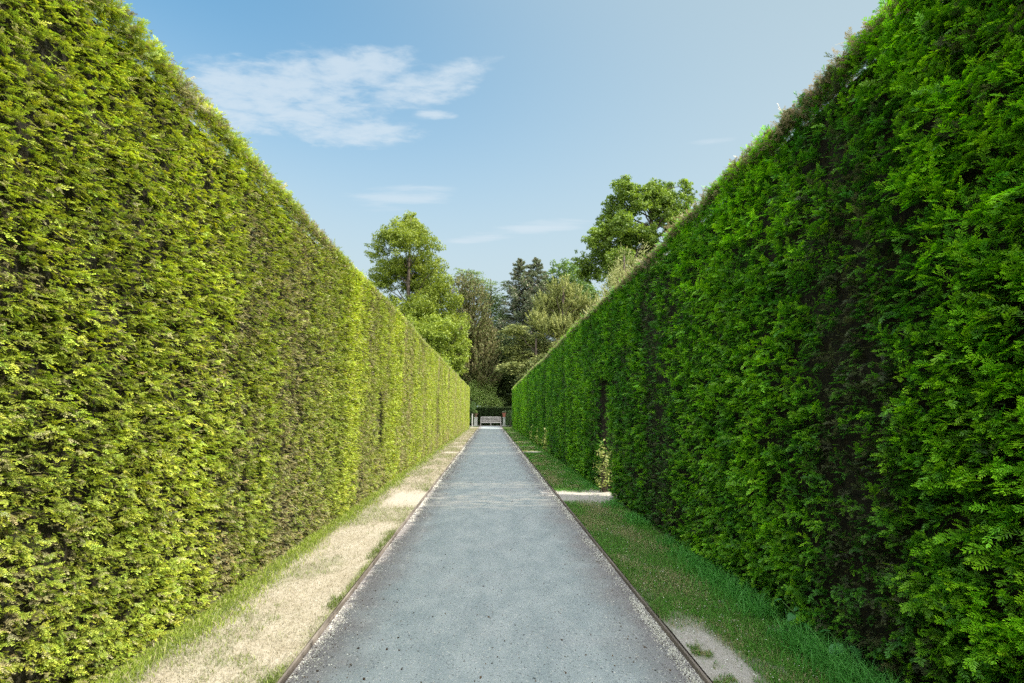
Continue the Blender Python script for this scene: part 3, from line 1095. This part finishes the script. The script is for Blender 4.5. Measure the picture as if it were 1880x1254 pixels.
def limb(mb, a, b, r0, r1, r, n=5, sag=0.0, sides=6, jit=0.035):
    a, b = np.asarray(a, float), np.asarray(b, float)
    L = np.linalg.norm(b - a)
    pts, rr = [], []
    for i in range(n + 1):
        t = i / n
        p = a + (b - a) * t + r.normal(0, jit, 3) * L * sin(pi * t) + np.array([0, 0, 1]) * L * sag * sin(pi * t)
        pts.append(p)
        rr.append(r0 + (r1 - r0) * t)
    mb.tube(pts, rr, sides)


def lobe_tree(name, label, cat, base, fork_z, lobes, per, leaves, size, lo, hi, seed, trunk_r=0.45, trunk_top=None, flat=1.0, shell=0.45, mode='leaf',
              mat=None, group=None, gap=0.0, aspect=0.55, bark=None, tipcol=None, limbs=True):
    r = np.random.default_rng(seed)
    root = empty(name, (base[0], base[1], 0), label, cat, group)
    C, R, LI = clusters_in(lobes, per, r, shell, flat)
    if gap:
        k = r.uniform(0, 1, len(C)) > gap
        C, R, LI = C[k], R[k], LI[k]
    mb = MB()
    zt = trunk_top if trunk_top is not None else max(l[2] for l in lobes) - 1.0
    top = np.array([base[2] if len(base) > 2 else base[0], base[1], zt])
    b0 = np.array([base[0], base[1], -0.3])
    limb(mb, b0, top, trunk_r, trunk_r * 0.22, r, 9, 0.0, 9, 0.006)
    if limbs:
        for x, y, z, rad in lobes:
            f = np.clip((z - rad * 0.9 - fork_z) / max(zt - fork_z, 0.1), 0.0, 0.92) * r.uniform(0.65, 1.0)
            zz = fork_z + (zt - fork_z) * f
            s = b0 + (top - b0) * ((zz + 0.3) / (zt + 0.3))
            limb(mb, s, (x, y, z), trunk_r * 0.22 * (1 - 0.6 * f), 0.03, r, 5, 0.06)
        for i in r.choice(len(C), min(len(C), 60), replace=False):
            l = lobes[LI[i]]
            limb(mb, l[:3], C[i], 0.04, 0.015, r, 3, 0.0, 4)
    mb.build('trunk', bark or M_BARK, root, smooth=True)
    wgt = R ** 2
    idx = r.choice(len(C), leaves, p=wgt / wgt.sum())
    off = r.normal(0, 1, (leaves, 3))
    if mode == 'plume':                       # upswept feathery shoots
        t = r.uniform(0, 1, leaves)
        out = norm(C[idx] - lobes[LI[idx], :3])
        axis = norm(out * 0.8 + np.array([0, 0, 0.9]))
        P = C[idx] + axis * ((t - 0.3) * R[idx] * 3.2)[:, None] + off * (R[idx] * 0.28 * (1.1 - t))[:, None]
        N_ = norm(off + out * 0.5)
        V = leaf_quads(P, N_, size * r.uniform(0.7, 1.3, leaves), aspect, r, along=axis * 1.6)
    elif mode == 'layer':                     # flat drooping plates
        P = C[idx] + off * R[idx][:, None] * np.array([1.25, 1.25, 0.22])
        out = norm((P - np.array([base[0], base[1], 0])) * np.array([1, 1, 0]))
        P = P - np.array([0, 0, 1]) * (np.sum((P - C[idx]) ** 2, 1) * 0.10 / np.maximum(R[idx], 0.2))[:, None]
        N_ = np.array([0, 0, 1.0]) + r.normal(0, 0.5, (leaves, 3))
        V = leaf_quads(P, N_, size * r.uniform(0.7, 1.3, leaves), aspect, r, along=out * 1.3 + np.array([0, 0, -0.25]))
    else:
        q = norm(off) * (r.uniform(0, 1, leaves) ** 0.45 * 1.35)[:, None]
        P = C[idx] + q * R[idx][:, None] * np.array([1, 1, 0.72])
        N_ = norm(q) * 0.7 + np.array([0, 0, 0.6]) + r.normal(0, 0.6, (leaves, 3))
        V = leaf_quads(P, N_, size * r.uniform(0.65, 1.3, leaves), aspect, r, curl=0.12)
    tone = np.clip(r.uniform(0, 1, leaves) * 0.6 + r.uniform(0, 1, len(C))[idx] * 0.55 - 0.08, 0, 1)
    c = lerp(lo, hi, tone)
    if tipcol is not None:
        k = r.uniform(0, 1, leaves) < tipcol[1] * (0.4 + 1.2 * r.uniform(0, 1, len(C))[idx])
        c[k] = np.array(tipcol[0]) * r.uniform(0.7, 1.3, k.sum())[:, None]
    quads_obj('crown', V, c, mat or M_LEAF, root)
    return root


def conifer(name, label, base, tips, prof, z0, nb, leaves, size, lo, hi, seed, trunk_r=0.35, droop=-0.12, group=None, tipcol=None, cat='tree'):
    """one or more leaders with whorls of drooping boughs; prof(f) is the bough length at f (0 foot .. 1 tip)"""
    r = np.random.default_rng(seed)
    root = empty(name, (base[0], base[1], 0), label, cat, group)
    mb = MB()
    PP, AA, TT = [], [], []
    for tx, ty, tz in tips:
        limb(mb, (base[0] + (tx - base[0]) * 0.2, base[1], -0.3), (tx, ty, tz - 0.2), trunk_r, 0.03, r, 8, 0, 8)
        for k in range(nb):
            f = (k + r.uniform(0, 1)) / nb
            z = z0 + (tz - z0) * f
            a = k * 2.399 + r.uniform(-0.4, 0.4)
            L = prof(f) * r.uniform(0.65, 1.15) + 0.15
            cx = base[0] + (tx - base[0]) * (0.2 + 0.8 * f)
            d = np.array([cos(a), sin(a), 0.0])
            e = np.array([cx, ty, z]) + d * L + np.array([0, 0, 1]) * (droop * L + 0.30 * L * f)
            s = np.array([cx, ty, z])
            if L > 0.8:
                limb(mb, s, e, 0.02 + 0.018 * L, 0.015, r, 3, 0.05, 4)
            m = max(12, int(leaves / (nb * len(tips)) * (0.35 + 1.1 * L / max(prof(0.2), 0.5))))
            t = r.uniform(0.12, 1.05, m) ** 0.75
            side = np.array([-d[1], d[0], 0.0])
            wv = r.normal(0, 0.17, m) * L * (1.15 - t) + r.normal(0, 0.08, m)
            p = s + (e - s) * t[:, None] + side * wv[:, None] + np.array([0, 0, 1]) * (r.normal(0, 0.05 * L + 0.04, m) - np.abs(wv) * 0.35)[:, None]
            PP.append(p)
            AA.append(norm(d[None, :] + side[None, :] * (np.sign(wv) * 0.5)[:, None] + np.array([0, 0, -0.15 + 0.5 * f])))
            TT.append(np.clip(t + r.normal(0, 0.2, m), 0, 1) * 0.6 + r.uniform(0, 0.4))
        n = 260                               # the leader
        t = r.uniform(0, 1, n)
        PP.append(np.array([tx, ty, tz]) - np.array([0, 0, 1]) * (t * 1.5)[:, None] + r.normal(0, 1, (n, 3)) * (0.05 + 0.22 * t)[:, None] * np.array([1, 1, 0.6]))
        AA.append(norm(r.normal(0, 0.5, (n, 3)) + np.array([0, 0, 1.0])))
        TT.append(r.uniform(0, 1, n))
    mb.build('trunk', M_BARK, root, smooth=True)
    P, A, T = np.concatenate(PP), np.concatenate(AA), np.clip(np.concatenate(TT), 0, 1)
    n = len(P)
    V = leaf_quads(P, np.array([0, 0, 1.0]) + r.normal(0, 0.55, (n, 3)), size * r.uniform(0.6, 1.3, n), 0.36, r, along=A * 1.4)
    c = lerp(lo, hi, T)
    if tipcol is not None:
        k = r.uniform(0, 1, n) < tipcol[1]
        c[k] = np.array(tipcol[0]) * r.uniform(0.7, 1.3, k.sum())[:, None]
    quads_obj('crown', V, c, M_CONIFER, root)
    return root


TR = np.random.default_rng(77)
# tall light green tree on the left
D = 57.0
L1 = px_lobes([(748, 396, 17), (755, 424, 27), (733, 440, 26), (772, 436, 18), (703, 440, 17), (694, 466, 22), (689, 500, 21), (787, 462, 22), (803, 492, 20), (768, 478, 30), (733, 486, 27),
               (703, 520, 24), (745, 455, 26), (722, 495, 24), (750, 515, 22), (712, 552, 22), (785, 520, 32), (815, 528, 20), (763, 520, 20), (828, 556, 20), (798, 556, 28), (786, 596, 36), (828, 596, 28), (705, 590, 22), (728, 620, 22), (770, 640, 40), (720, 660, 40), (702, 625, 28), (730, 582, 24), (762, 560, 22), (690, 565, 22), (775, 575, 26), (748, 410, 24)], D, TR)
p = at(748, 600, D)
lobe_tree('tall_tree', 'tall light green tree with feathery conical crown above the left hedge', 'tree', (p[0], D), 8.0, L1, 15, 120000, 0.125, (0.09, 0.14, 0.018), (0.36, 0.42, 0.055), 11, trunk_r=0.42,
          trunk_top=at(748, 400, D)[2], gap=0.06, flat=0.9, shell=0.2, aspect=0.5)
# rounder yellow-green tree in front of it
D = 53.5
L2 = px_lobes([(800, 612, 30), (770, 580, 30), (750, 610, 30), (836, 622, 22), (842, 650, 20), (815, 652, 30), (782, 640, 34), (848, 606, 14), (832, 680, 20), (795, 690, 36), (770, 620, 28), (850, 632, 14)], D, TR, 0.5)
p = at(805, 640, D)
lobe_tree('round_tree', 'low bushy yellow green tree bulging over the far end of the left hedge', 'tree', (p[0], D), 3.0, L2, 16, 42000, 0.125, (0.11, 0.17, 0.022), (0.40, 0.48, 0.07), 12, trunk_r=0.3, flat=0.9)
# brownish tree
D = 62.0
L3 = px_lobes([(850, 515, 13), (862, 532, 20), (850, 560, 24), (876, 562, 22), (862, 596, 32), (885, 604, 22), (868, 634, 34), (888, 650, 24), (850, 650, 30), (872, 684, 34), (895, 690, 22), (840, 540, 20), (900, 630, 20), (838, 600, 26)], D, TR, 0.5)
p = at(868, 640, D)
lobe_tree('brown_tree', 'brownish conical tree standing to the right of the light green trees', 'tree', (p[0], D), 4.0, L3, 18, 48000, 0.16, (0.085, 0.080, 0.030), (0.28, 0.25, 0.10), 13, trunk_r=0.35, mode='plume', mat=M_CONIFER, aspect=0.34, flat=1.1,
          tipcol=((0.16, 0.21, 0.055), 0.28))
# airy tree with hanging branches
D = 74.0
L4 = px_lobes([(868, 508, 14), (884, 520, 16), (903, 528, 12), (915, 545, 12), (928, 528, 9), (925, 552, 10), (905, 566, 18), (922, 590, 18), (900, 600, 22), (915, 630, 24), (845, 500, 12), (890, 550, 18)], D, TR, 0.5)
p = at(900, 640, D)
lobe_tree('airy_tree', 'thin open crowned blue green tree with drooping branch tips behind the brownish tree', 'tree', (p[0], D), 6.0, L4, 12, 17000, 0.15, (0.11, 0.17, 0.06), (0.30, 0.38, 0.15), 14, trunk_r=0.3, gap=0.15, mode='layer')
# conifer with two tips
D = 72.0
ta, tb = at(955, 476, D), at(984, 474, D + 0.6)
pc = at(968, 640, D)
conifer('twin_tipped_conifer', 'grey green conifer with two pointed tips in the middle of the view', (pc[0], D), [tuple(ta), tuple(tb)], lambda f: 6.6 * (1 - f) ** 0.66, 3.0, 170, 76000, 0.19,
        (0.05, 0.08, 0.045), (0.25, 0.30, 0.16), 15, 0.4, -0.10, tipcol=((0.30, 0.26, 0.19), 0.22))
# golden layered yew
D = 58.0
L5 = px_lobes([(1040, 528, 17), (1024, 546, 18), (1058, 548, 18), (1010, 570, 20), (1046, 572, 22), (1078, 572, 17), (1094, 588, 13), (1000, 600, 20), (1030, 606, 24), (1064, 604, 22), (1020, 525, 14), (1000, 555, 18), (1036, 512, 9), (1085, 560, 14), (985, 590, 18)], D, TR, 0.6)
p = at(1035, 640, D)
lobe_tree('golden_yew', 'golden green feathery yew above the right hedge beside the two tipped conifer', 'tree', (p[0], D), 5.0, L5, 20, 44000, 0.145, (0.12, 0.155, 0.035), (0.45, 0.46, 0.14), 16, trunk_r=0.4, mode='plume', mat=M_CONIFER, aspect=0.32, flat=0.9)
D = 56.5
L6 = px_lobes([(945, 606, 20), (975, 622, 22), (940, 638, 20), (1010, 634, 24), (965, 656, 26), (1035, 640, 22), (1000, 668, 28), (940, 676, 20), (975, 694, 24), (1010, 700, 24)], D, TR, 0.7)
p = at(985, 690, D)
lobe_tree('cedar_tree', 'layered green conifer with flat spreading boughs below the golden yew', 'tree', (p[0], D), 2.0, L6, 15, 42000, 0.15, (0.05, 0.085, 0.025), (0.40, 0.42, 0.13), 17, trunk_r=0.4, mode='layer', mat=M_CONIFER, aspect=0.36, flat=0.55, shell=0.2)
# oak
D = 64.0
L7 = px_lobes([(1226, 345, 25), (1200, 352, 20), (1250, 348, 15), (1180, 362, 22), (1143, 360, 24), (1120, 372, 14), (1262, 360, 14), (1274, 362, 9), (1135, 395, 26), (1165, 388, 20), (1108, 402, 15), (1228, 372, 20),
               (1105, 430, 22), (1135, 430, 26), (1165, 425, 20), (1090, 450, 22), (1120, 462, 26), (1068, 478, 16), (1090, 490, 24), (1150, 460, 26), (1244, 392, 22), (1225, 410, 18), (1180, 440, 22), (1195, 470, 30), (1130, 500, 30), (1250, 430, 28), (1206, 380, 26), (1232, 425, 26), (1190, 420, 22), (1215, 400, 18)], D, TR, 0.6)
p = at(1204, 600, D)
lobe_tree('oak_tree', 'large spreading oak with a dark trunk rising over the right hedge', 'tree', (p[0], D), at(1204, 440, D)[2], L7, 11, 95000, 0.15, (0.055, 0.11, 0.018), (0.30, 0.41, 0.055), 18, trunk_r=0.75,
          trunk_top=at(1211, 352, D)[2], gap=0.05, shell=0.25, aspect=0.6, bark=M_BARK)
# feathery yew close behind the right hedge; hidden lobes added to shade the bench
D = 50.0
L8 = px_lobes([(1150, 468, 14), (1140, 490, 17), (1160, 486, 15), (1128, 515, 17), (1150, 515, 20), (1112, 540, 15), (1130, 545, 22), (1140, 600, 44), (1165, 650, 50), (1115, 620, 44), (1110, 670, 46), (1135, 537, 28), (1152, 508, 24), (1183, 452, 11), (1180, 478, 18), (1170, 510, 24)], D, TR, 0.6)
p = at(1150, 600, D)
lobe_tree('feathery_yew', 'pale feathery upswept yew against the dark oak just behind the right hedge', 'tree', (p[0], D), 4.0, L8, 24, 60000, 0.125, (0.16, 0.18, 0.05), (0.50, 0.50, 0.20), 19, trunk_r=0.3, mode='plume', mat=M_CONIFER, aspect=0.30, flat=1.1)
# darker broadleaf behind the golden yew
D = 80.0
L9 = px_lobes([(1030, 500, 18), (1008, 512, 16), (1052, 498, 16), (1015, 540, 26), (1050, 535, 28), (1080, 540, 26), (1000, 570, 30), (1040, 580, 34)], D, TR, 0.5)
p = at(1035, 640, D)
lobe_tree('round_tree', 'dark green round topped tree seen between the two tipped conifer and the oak', 'tree', (p[0], D), 7.0, L9, 10, 26000, 0.2, (0.06, 0.13, 0.03), (0.22, 0.32, 0.07), 20, trunk_r=0.5)
# dark evergreens closing the view
for sd, D, lst, px, lab in (
        (21, 70.0, [(905, 640, 36), (930, 660, 36), (895, 680, 40), (925, 700, 44), (890, 720, 36)], 905, 'dark shaded evergreen directly above the bench behind the low hedge'),
        (22, 66.0, [(950, 690, 34), (972, 712, 34), (940, 720, 30), (960, 735, 36), (1000, 720, 36)], 955, 'dark shaded evergreen right of the bench behind the right hedge end'),
        (23, 78.0, [(835, 640, 50), (850, 680, 50), (870, 700, 44), (820, 700, 60)], 845, 'dark shaded evergreen left of the bench behind the left hedge end')):
    LL = px_lobes(lst, D, TR, 0.5)
    p = at(px, 700, D)
    lobe_tree('evergreen_tree', lab, 'tree', (p[0], D), 2.0, LL, 9, 26000, 0.2, (0.025, 0.05, 0.015), (0.12, 0.16, 0.045), sd, trunk_r=0.4, mode='layer', mat=M_CONIFER, flat=0.8, group='dark evergreens behind the bench', shell=0.2, aspect=0.5)

# ------------------------------------------------------------------ shrubs near the bench
def shrub(name, label, lobes, leaves, size, lo, hi, seed, per=30, mat=None, aspect=0.5, group=None):
    r = np.random.default_rng(seed)
    lobes = np.array(lobes, float)
    bx, by = lobes[:, 0].mean(), lobes[:, 1].mean()
    root = empty(name, (bx, by, 0), label, 'shrub', group)
    C, R, LI = clusters_in(lobes, per * 6, r, 0.3)
    C = C[C[:, 2] > 0.02]
    R = np.full(len(C), 1.0) * lobes[:, 3].mean() * 0.28
    mb = MB()
    for i in r.choice(len(C), min(14, len(C)), replace=False):
        limb(mb, (bx + r.normal(0, 0.04), by + r.normal(0, 0.04), -0.02), C[i], 0.012 + 0.006 * lobes[:, 3].mean(), 0.004, r, 4, 0.05, 5)
    mb.build('stem', M_BARK, root, smooth=True)
    idx = r.integers(0, len(C), leaves)
    P = C[idx] + r.normal(0, 1, (leaves, 3)) * R[idx][:, None]
    P[:, 2] = np.maximum(P[:, 2], 0.04)
    N_ = r.normal(0, 0.7, (leaves, 3)) + np.array([0.2, -0.4, 0.8])
    V = leaf_quads(P, N_, size * r.uniform(0.6, 1.25, leaves), aspect, r, curl=0.18)
    quads_obj('foliage', V, lerp(lo, hi, r.uniform(0, 1, leaves)), mat or M_LEAF, root)
    return root


lob = px_lobes([(880, 702, 14), (896, 716, 13), (878, 726, 15), (900, 734, 12), (914, 741, 8), (870, 712, 12), (885, 742, 12)], 60.5, TR, 0.4)
shrub('leafy_shrub', 'pale leaved shrub behind the low dark hedge left of the bench', lob, 9000, 0.085, (0.22, 0.34, 0.07), (0.52, 0.62, 0.20), 31, 8)
lob = px_lobes([(934, 770, 6), (938, 762, 7), (933, 779, 5), (940, 776, 6)], 52.5, TR, 0.3)
shrub('leafy_shrub', 'small dark green shrub between the right pot and the end of the right hedge', lob, 2600, 0.05, (0.03, 0.07, 0.02), (0.12, 0.20, 0.06), 32, 30)
lob = px_lobes([(867, 752, 5), (868, 745, 6), (866, 770, 5), (870, 760, 4)], 55.5, TR, 0.3)
shrub('leafy_shrub', 'green shrub squeezed behind the white post at the left hedge end', lob, 2200, 0.05, (0.04, 0.10, 0.02), (0.18, 0.28, 0.07), 33, 30)
# saplings in the doorways of the right hedge
for i, (yy, zt, nl, lab) in enumerate(((9.33, 0.85, 330, 'sunlit yellow green leafy sapling in the nearest doorway of the right hedge'), (18.9, 0.85, 260, 'sunlit leafy sapling in the second doorway of the right hedge'),
                                       (21.85, 0.8, 220, 'sunlit leafy sapling in the third doorway of the right hedge'), (24.65, 0.9, 220, 'sunlit leafy sapling in the fourth doorway of the right hedge'))):
    shrub('hedge_sapling', lab, [(2.12, yy, 0.25, 0.17), (2.18, yy + 0.03, 0.5, 0.16), (2.08, yy + 0.02, 0.42 * zt + 0.1, 0.13), (2.16, yy, zt - 0.1, 0.13)], nl, 0.034 if i == 0 else 0.042, (0.20, 0.27, 0.05), (0.46, 0.48, 0.16), 40 + i, 60, group='saplings in the hedge doorways')

# low clipped hedge behind the bench
root = empty('low_hedge', (0.2, 58.2, 0), 'low dark clipped hedge right behind the bench', 'hedge')
MB().box(-3.0, 3.6, 57.9, 58.6, -0.02, 1.98).build('branch_core', M_CORE, root)
r = np.random.default_rng(9)
n = 16000
x = r.uniform(-3.1, 3.7, n)
z = r.uniform(0.05, 2.03, n)
topm = r.uniform(0, 1, n) < 0.35
P = np.stack([x, np.where(topm, r.uniform(57.85, 58.6, n), 57.86 + r.normal(0, 0.02, n)), np.where(topm, 1.97 + r.normal(0, 0.02, n), z)], -1)
Dn = np.where(topm[:, None], np.array([0, -0.3, 1.0]), np.array([0, -1.0, 0.3])) + r.normal(0, 0.35, (n, 3))
Zn = np.where(topm[:, None], np.array([0, -1.0, 0.2]), np.array([0, -0.3, 1.0])) + r.normal(0, 0.3, (n, 3))
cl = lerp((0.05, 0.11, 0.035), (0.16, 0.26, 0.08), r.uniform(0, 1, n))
cl[topm] = lerp((0.10, 0.16, 0.05), (0.24, 0.30, 0.10), r.uniform(0, 1, topm.sum()))  # lit top fringe put into the colour: upward sprays tinted paler
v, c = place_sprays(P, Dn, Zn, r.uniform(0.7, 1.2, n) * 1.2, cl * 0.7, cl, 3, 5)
quads_obj('foliage', v, c, M_YEW, root)

# ------------------------------------------------------------------ the bench
BY = 55.9
bc = at(901.2, 770, BY)[0]
HW = 1.17
root = empty('garden_bench', (bc, BY, 0), 'weathered pale grey slatted garden bench at the far end of the path', 'bench')
G0 = 0.006
m = MB()
for i in range(5):
    y_ = BY - 0.27 + i * 0.105
    m.box(bc - HW + 0.08, bc + HW - 0.08, y_, y_ + 0.085, 0.425, 0.450)
m.box(bc - HW + 0.06, bc + HW - 0.06, BY - 0.30, BY - 0.272, 0.335, 0.424)
m.build('seat', M_TEAK, root)
m = MB()
m.box(bc - HW + 0.02, bc + HW - 0.02, BY + 0.275, BY + 0.315, 0.93, 1.02)
m.box(bc - HW + 0.075, bc + HW - 0.075, BY + 0.275, BY + 0.310, 0.50, 0.565)
k = 15
for i in range(k):
    xx = bc - HW + 0.16 + (2 * HW - 0.32) * i / (k - 1)
    m.box(xx - 0.038, xx + 0.038, BY + 0.283, BY + 0.303, 0.566, 0.929)
m.build('backrest', M_TEAK, root)
for sx in (-1, 1):
    xa = bc + sx * (HW - 0.045)
    m = MB()
    m.box(xa - 0.045, xa + 0.045, BY - 0.34, BY + 0.274, 0.665, 0.70)
    m.build('arm', M_TEAK, root, bevel=0.006)
    m = MB()
    m.box(xa - 0.035, xa + 0.035, BY - 0.31, BY - 0.24, G0, 0.664)
    m.build('leg', M_TEAK, root)
    m = MB()
    m.box(xa - 0.035, xa + 0.035, BY + 0.276, BY + 0.345, G0, 0.929)
    m.build('leg', M_TEAK, root)
    m = MB()
    m.box(xa - 0.02, xa + 0.02, BY - 0.239, BY + 0.275, 0.345, 0.415)
    m.build('side_rail', M_TEAK, root)
m = MB()
m.box(bc - 0.035, bc + 0.035, BY - 0.265, BY - 0.20, G0, 0.424)
m.build('leg', M_TEAK, root)
m = MB()
m.box(bc - 0.035, bc + 0.035, BY + 0.205, BY + 0.27, G0, 0.424)
m.build('leg', M_TEAK, root)

# ------------------------------------------------------------------ pedestals with pots, post
pl_ = at(873.5, 770, 55.4)[0]
pr_ = at(925.5, 770, 55.4)[0]
root = empty('stone_pedestal', (pl_, 55.4, 0), 'wide pale stone pedestal left of the bench under a planted urn', 'pedestal', 'stone pedestals beside the bench')
MB().box(pl_ - 0.23, pl_ + 0.23, 55.17, 55.63, G0, 0.12).build('plinth', M_STONE, root, bevel=0.01)
MB().box(pl_ - 0.185, pl_ + 0.185, 55.215, 55.585, 0.12, 0.90).build('shaft', M_STONE, root, bevel=0.01)
MB().box(pl_ - 0.22, pl_ + 0.22, 55.18, 55.62, 0.90, 0.97).build('cap', M_STONE, root, bevel=0.012)
root = empty('stone_pedestal', (pr_, 55.4, 0), 'narrow stone pedestal right of the bench carrying the terracotta pot', 'pedestal', 'stone pedestals beside the bench')
MB().box(pr_ - 0.19, pr_ + 0.19, 55.21, 55.59, G0, 0.12).build('plinth', M_STONE, root, bevel=0.01)
MB().box(pr_ - 0.135, pr_ + 0.135, 55.265, 55.535, 0.12, 0.90).build('shaft', M_STONE, root, bevel=0.01)
MB().box(pr_ - 0.18, pr_ + 0.18, 55.22, 55.58, 0.90, 0.97).build('cap', M_STONE, root, bevel=0.012)


def pot(name, label, x, y, z, prof, mat, green, hgt, seed, lo, hi):
    root = empty(name, (x, y, z), label, 'plant pot', 'planted pots on pedestals')
    MB().lathe((x, y, z + 0.001), prof, 20).build('pot', mat, root, smooth=False)
    rt = prof[-1][0]
    MB().lathe((x, y, z + prof[-1][1] - 0.03), [(rt * 0.86, 0), (rt * 0.86, 0.034)], 16).build('soil', M_SOIL, root)
    r = np.random.default_rng(seed)
    off = norm(r.normal(0, 1, (green, 3))) * (r.uniform(0, 1, green) ** 0.5)[:, None]
    P = np.array([x, y, z + prof[-1][1] + hgt * 0.5]) + off * np.array([rt * 1.15, rt * 1.15, hgt * 0.55])
    V = leaf_quads(P, off + np.array([0, -0.2, 0.6]) + r.normal(0, 0.4, (green, 3)), 0.035 * r.uniform(0.7, 1.3, green), 0.5, r, curl=0.15)
    stems = np.stack([np.stack([np.full(green, x) - 0.002, np.full(green, y), np.full(green, z + prof[-1][1] - 0.03)], -1), np.stack([np.full(green, x) + 0.002, np.full(green, y), np.full(green, z + prof[-1][1] - 0.03)], -1),
                      P + np.array([0.002, 0, 0]), P - np.array([0.002, 0, 0])], 1)
    col_ = lerp(lo, hi, r.uniform(0, 1, green))
    quads_obj('plant', np.concatenate([V, stems]), np.concatenate([col_, col_ * 0.8]), M_LEAF, root)


pot('planted_urn', 'dark brown urn of green foliage on the left pedestal', pl_, 55.4, 0.97, [(0.10, 0), (0.11, 0.03), (0.07, 0.07), (0.12, 0.14), (0.19, 0.30), (0.20, 0.36), (0.215, 0.37), (0.215, 0.40)], simple_mat('brown_clay', (0.09, 0.055, 0.035), (0.16, 0.10, 0.065), 8, 0.85), 420, 0.38, 51, (0.06, 0.13, 0.02), (0.22, 0.32, 0.07))
pot('terracotta_pot', 'reddish terracotta pot with a few pale shoots on the right pedestal', pr_, 55.4, 0.97, [(0.14, 0), (0.15, 0.02), (0.20, 0.38), (0.235, 0.39), (0.235, 0.47)], M_TERRA, 120, 0.26, 52, (0.10, 0.16, 0.06), (0.40, 0.42, 0.28))
pp = at(867.0, 775, 53.4)
root = empty('wooden_post', (pp[0], 53.4, 0), 'slim whitened wooden post beside the far end of the left hedge', 'post')
MB().box(pp[0] - 0.048, pp[0] + 0.048, 53.35, 53.45, -0.1, 1.25).build('shaft', M_POST, root, bevel=0.006)
mb = MB()
mb.lathe((pp[0], 53.4, 1.252), [(0.055, 0), (0.06, 0.03), (0.045, 0.06), (0.012, 0.085)], 10)
mb.build('cap', M_POST, root, smooth=True)


# ------------------------------------------------------------------ broad-leaved weeds at the foot of the right hedge
def weed(label, x, y, stems, seed, lo, hi):
    r = np.random.default_rng(seed)
    z0 = float(verge_h(np.array([x]), np.array([y]), 23)[0])
    root = empty('broadleaf_weed', (x, y, z0), label, 'weed', 'weeds at the hedge foot')
    st = MB()
    leaves = []
    for a, h, ls in stems:
        tip = np.array([x + cos(a) * h * 0.55, y + sin(a) * h * 0.55, z0 + h])
        st.tube([(x, y, z0 - 0.01), (x + cos(a) * h * 0.12, y + sin(a) * h * 0.12, z0 + h * 0.6), tuple(tip)], [0.0035, 0.003, 0.002], 6)
        leaves.append((tip, a, ls))
        if h > 0.12:
            mid = np.array([x + cos(a) * h * 0.2, y + sin(a) * h * 0.2, z0 + h * 0.66])
            leaves.append((mid, a + 1.9, ls * 0.7))
            leaves.append((mid, a - 1.8, ls * 0.62))
    st.build('stem', simple_mat('weed_stem', (0.06, 0.14, 0.03), (0.10, 0.20, 0.05), 20), root, smooth=True)
    Q, Cc = [], []
    outl = [(0.0, 0.0), (-0.10, 0.30), (0.12, 0.46), (0.45, 0.40), (0.78, 0.20), (1.0, 0.0)]
    for tip, a, ls in leaves:
        d = norm(np.array([cos(a), sin(a), r.uniform(-0.5, 0.05)]))
        s = norm(np.cross(d, np.array([r.uniform(-0.3, 0.3), r.uniform(-0.5, 0.1), 1.0])))
        nn = np.cross(s, d)
        col = lerp(lo, hi, np.array([r.uniform()]))[0]
        for sg in (-1, 1):
            for i in range(5):
                p0, p1 = outl[i], outl[i + 1]
                def pt(u, v):
                    return tip + d * u * ls + s * (sg * v * ls) + nn * (ls * (0.22 * v - 0.25 * u * u))
                Q.append([pt(p0[0] if i else 0, 0), pt(p0[0], p0[1]), pt(p1[0], p1[1]), pt(max(p1[0], 0), 0)])
                Cc.append(col * (1.0 if sg > 0 else 0.92))
    quads_obj('leaves', np.array(Q), np.array(Cc), M_LEAF, root)


weed('broad leaved weed with large pale leaf nearest the lower right corner', 2.10, 3.02, [(3.4, 0.10, 0.085), (2.2, 0.16, 0.06), (4.6, 0.12, 0.075), (5.4, 0.18, 0.055)], 61, (0.07, 0.24, 0.06), (0.13, 0.38, 0.12))
weed('slender leafy weed rising against the foot of the right hedge', 2.06, 3.36, [(2.6, 0.22, 0.05), (3.5, 0.16, 0.055), (1.6, 0.26, 0.045), (4.4, 0.12, 0.05)], 62, (0.04, 0.17, 0.04), (0.09, 0.30, 0.08))
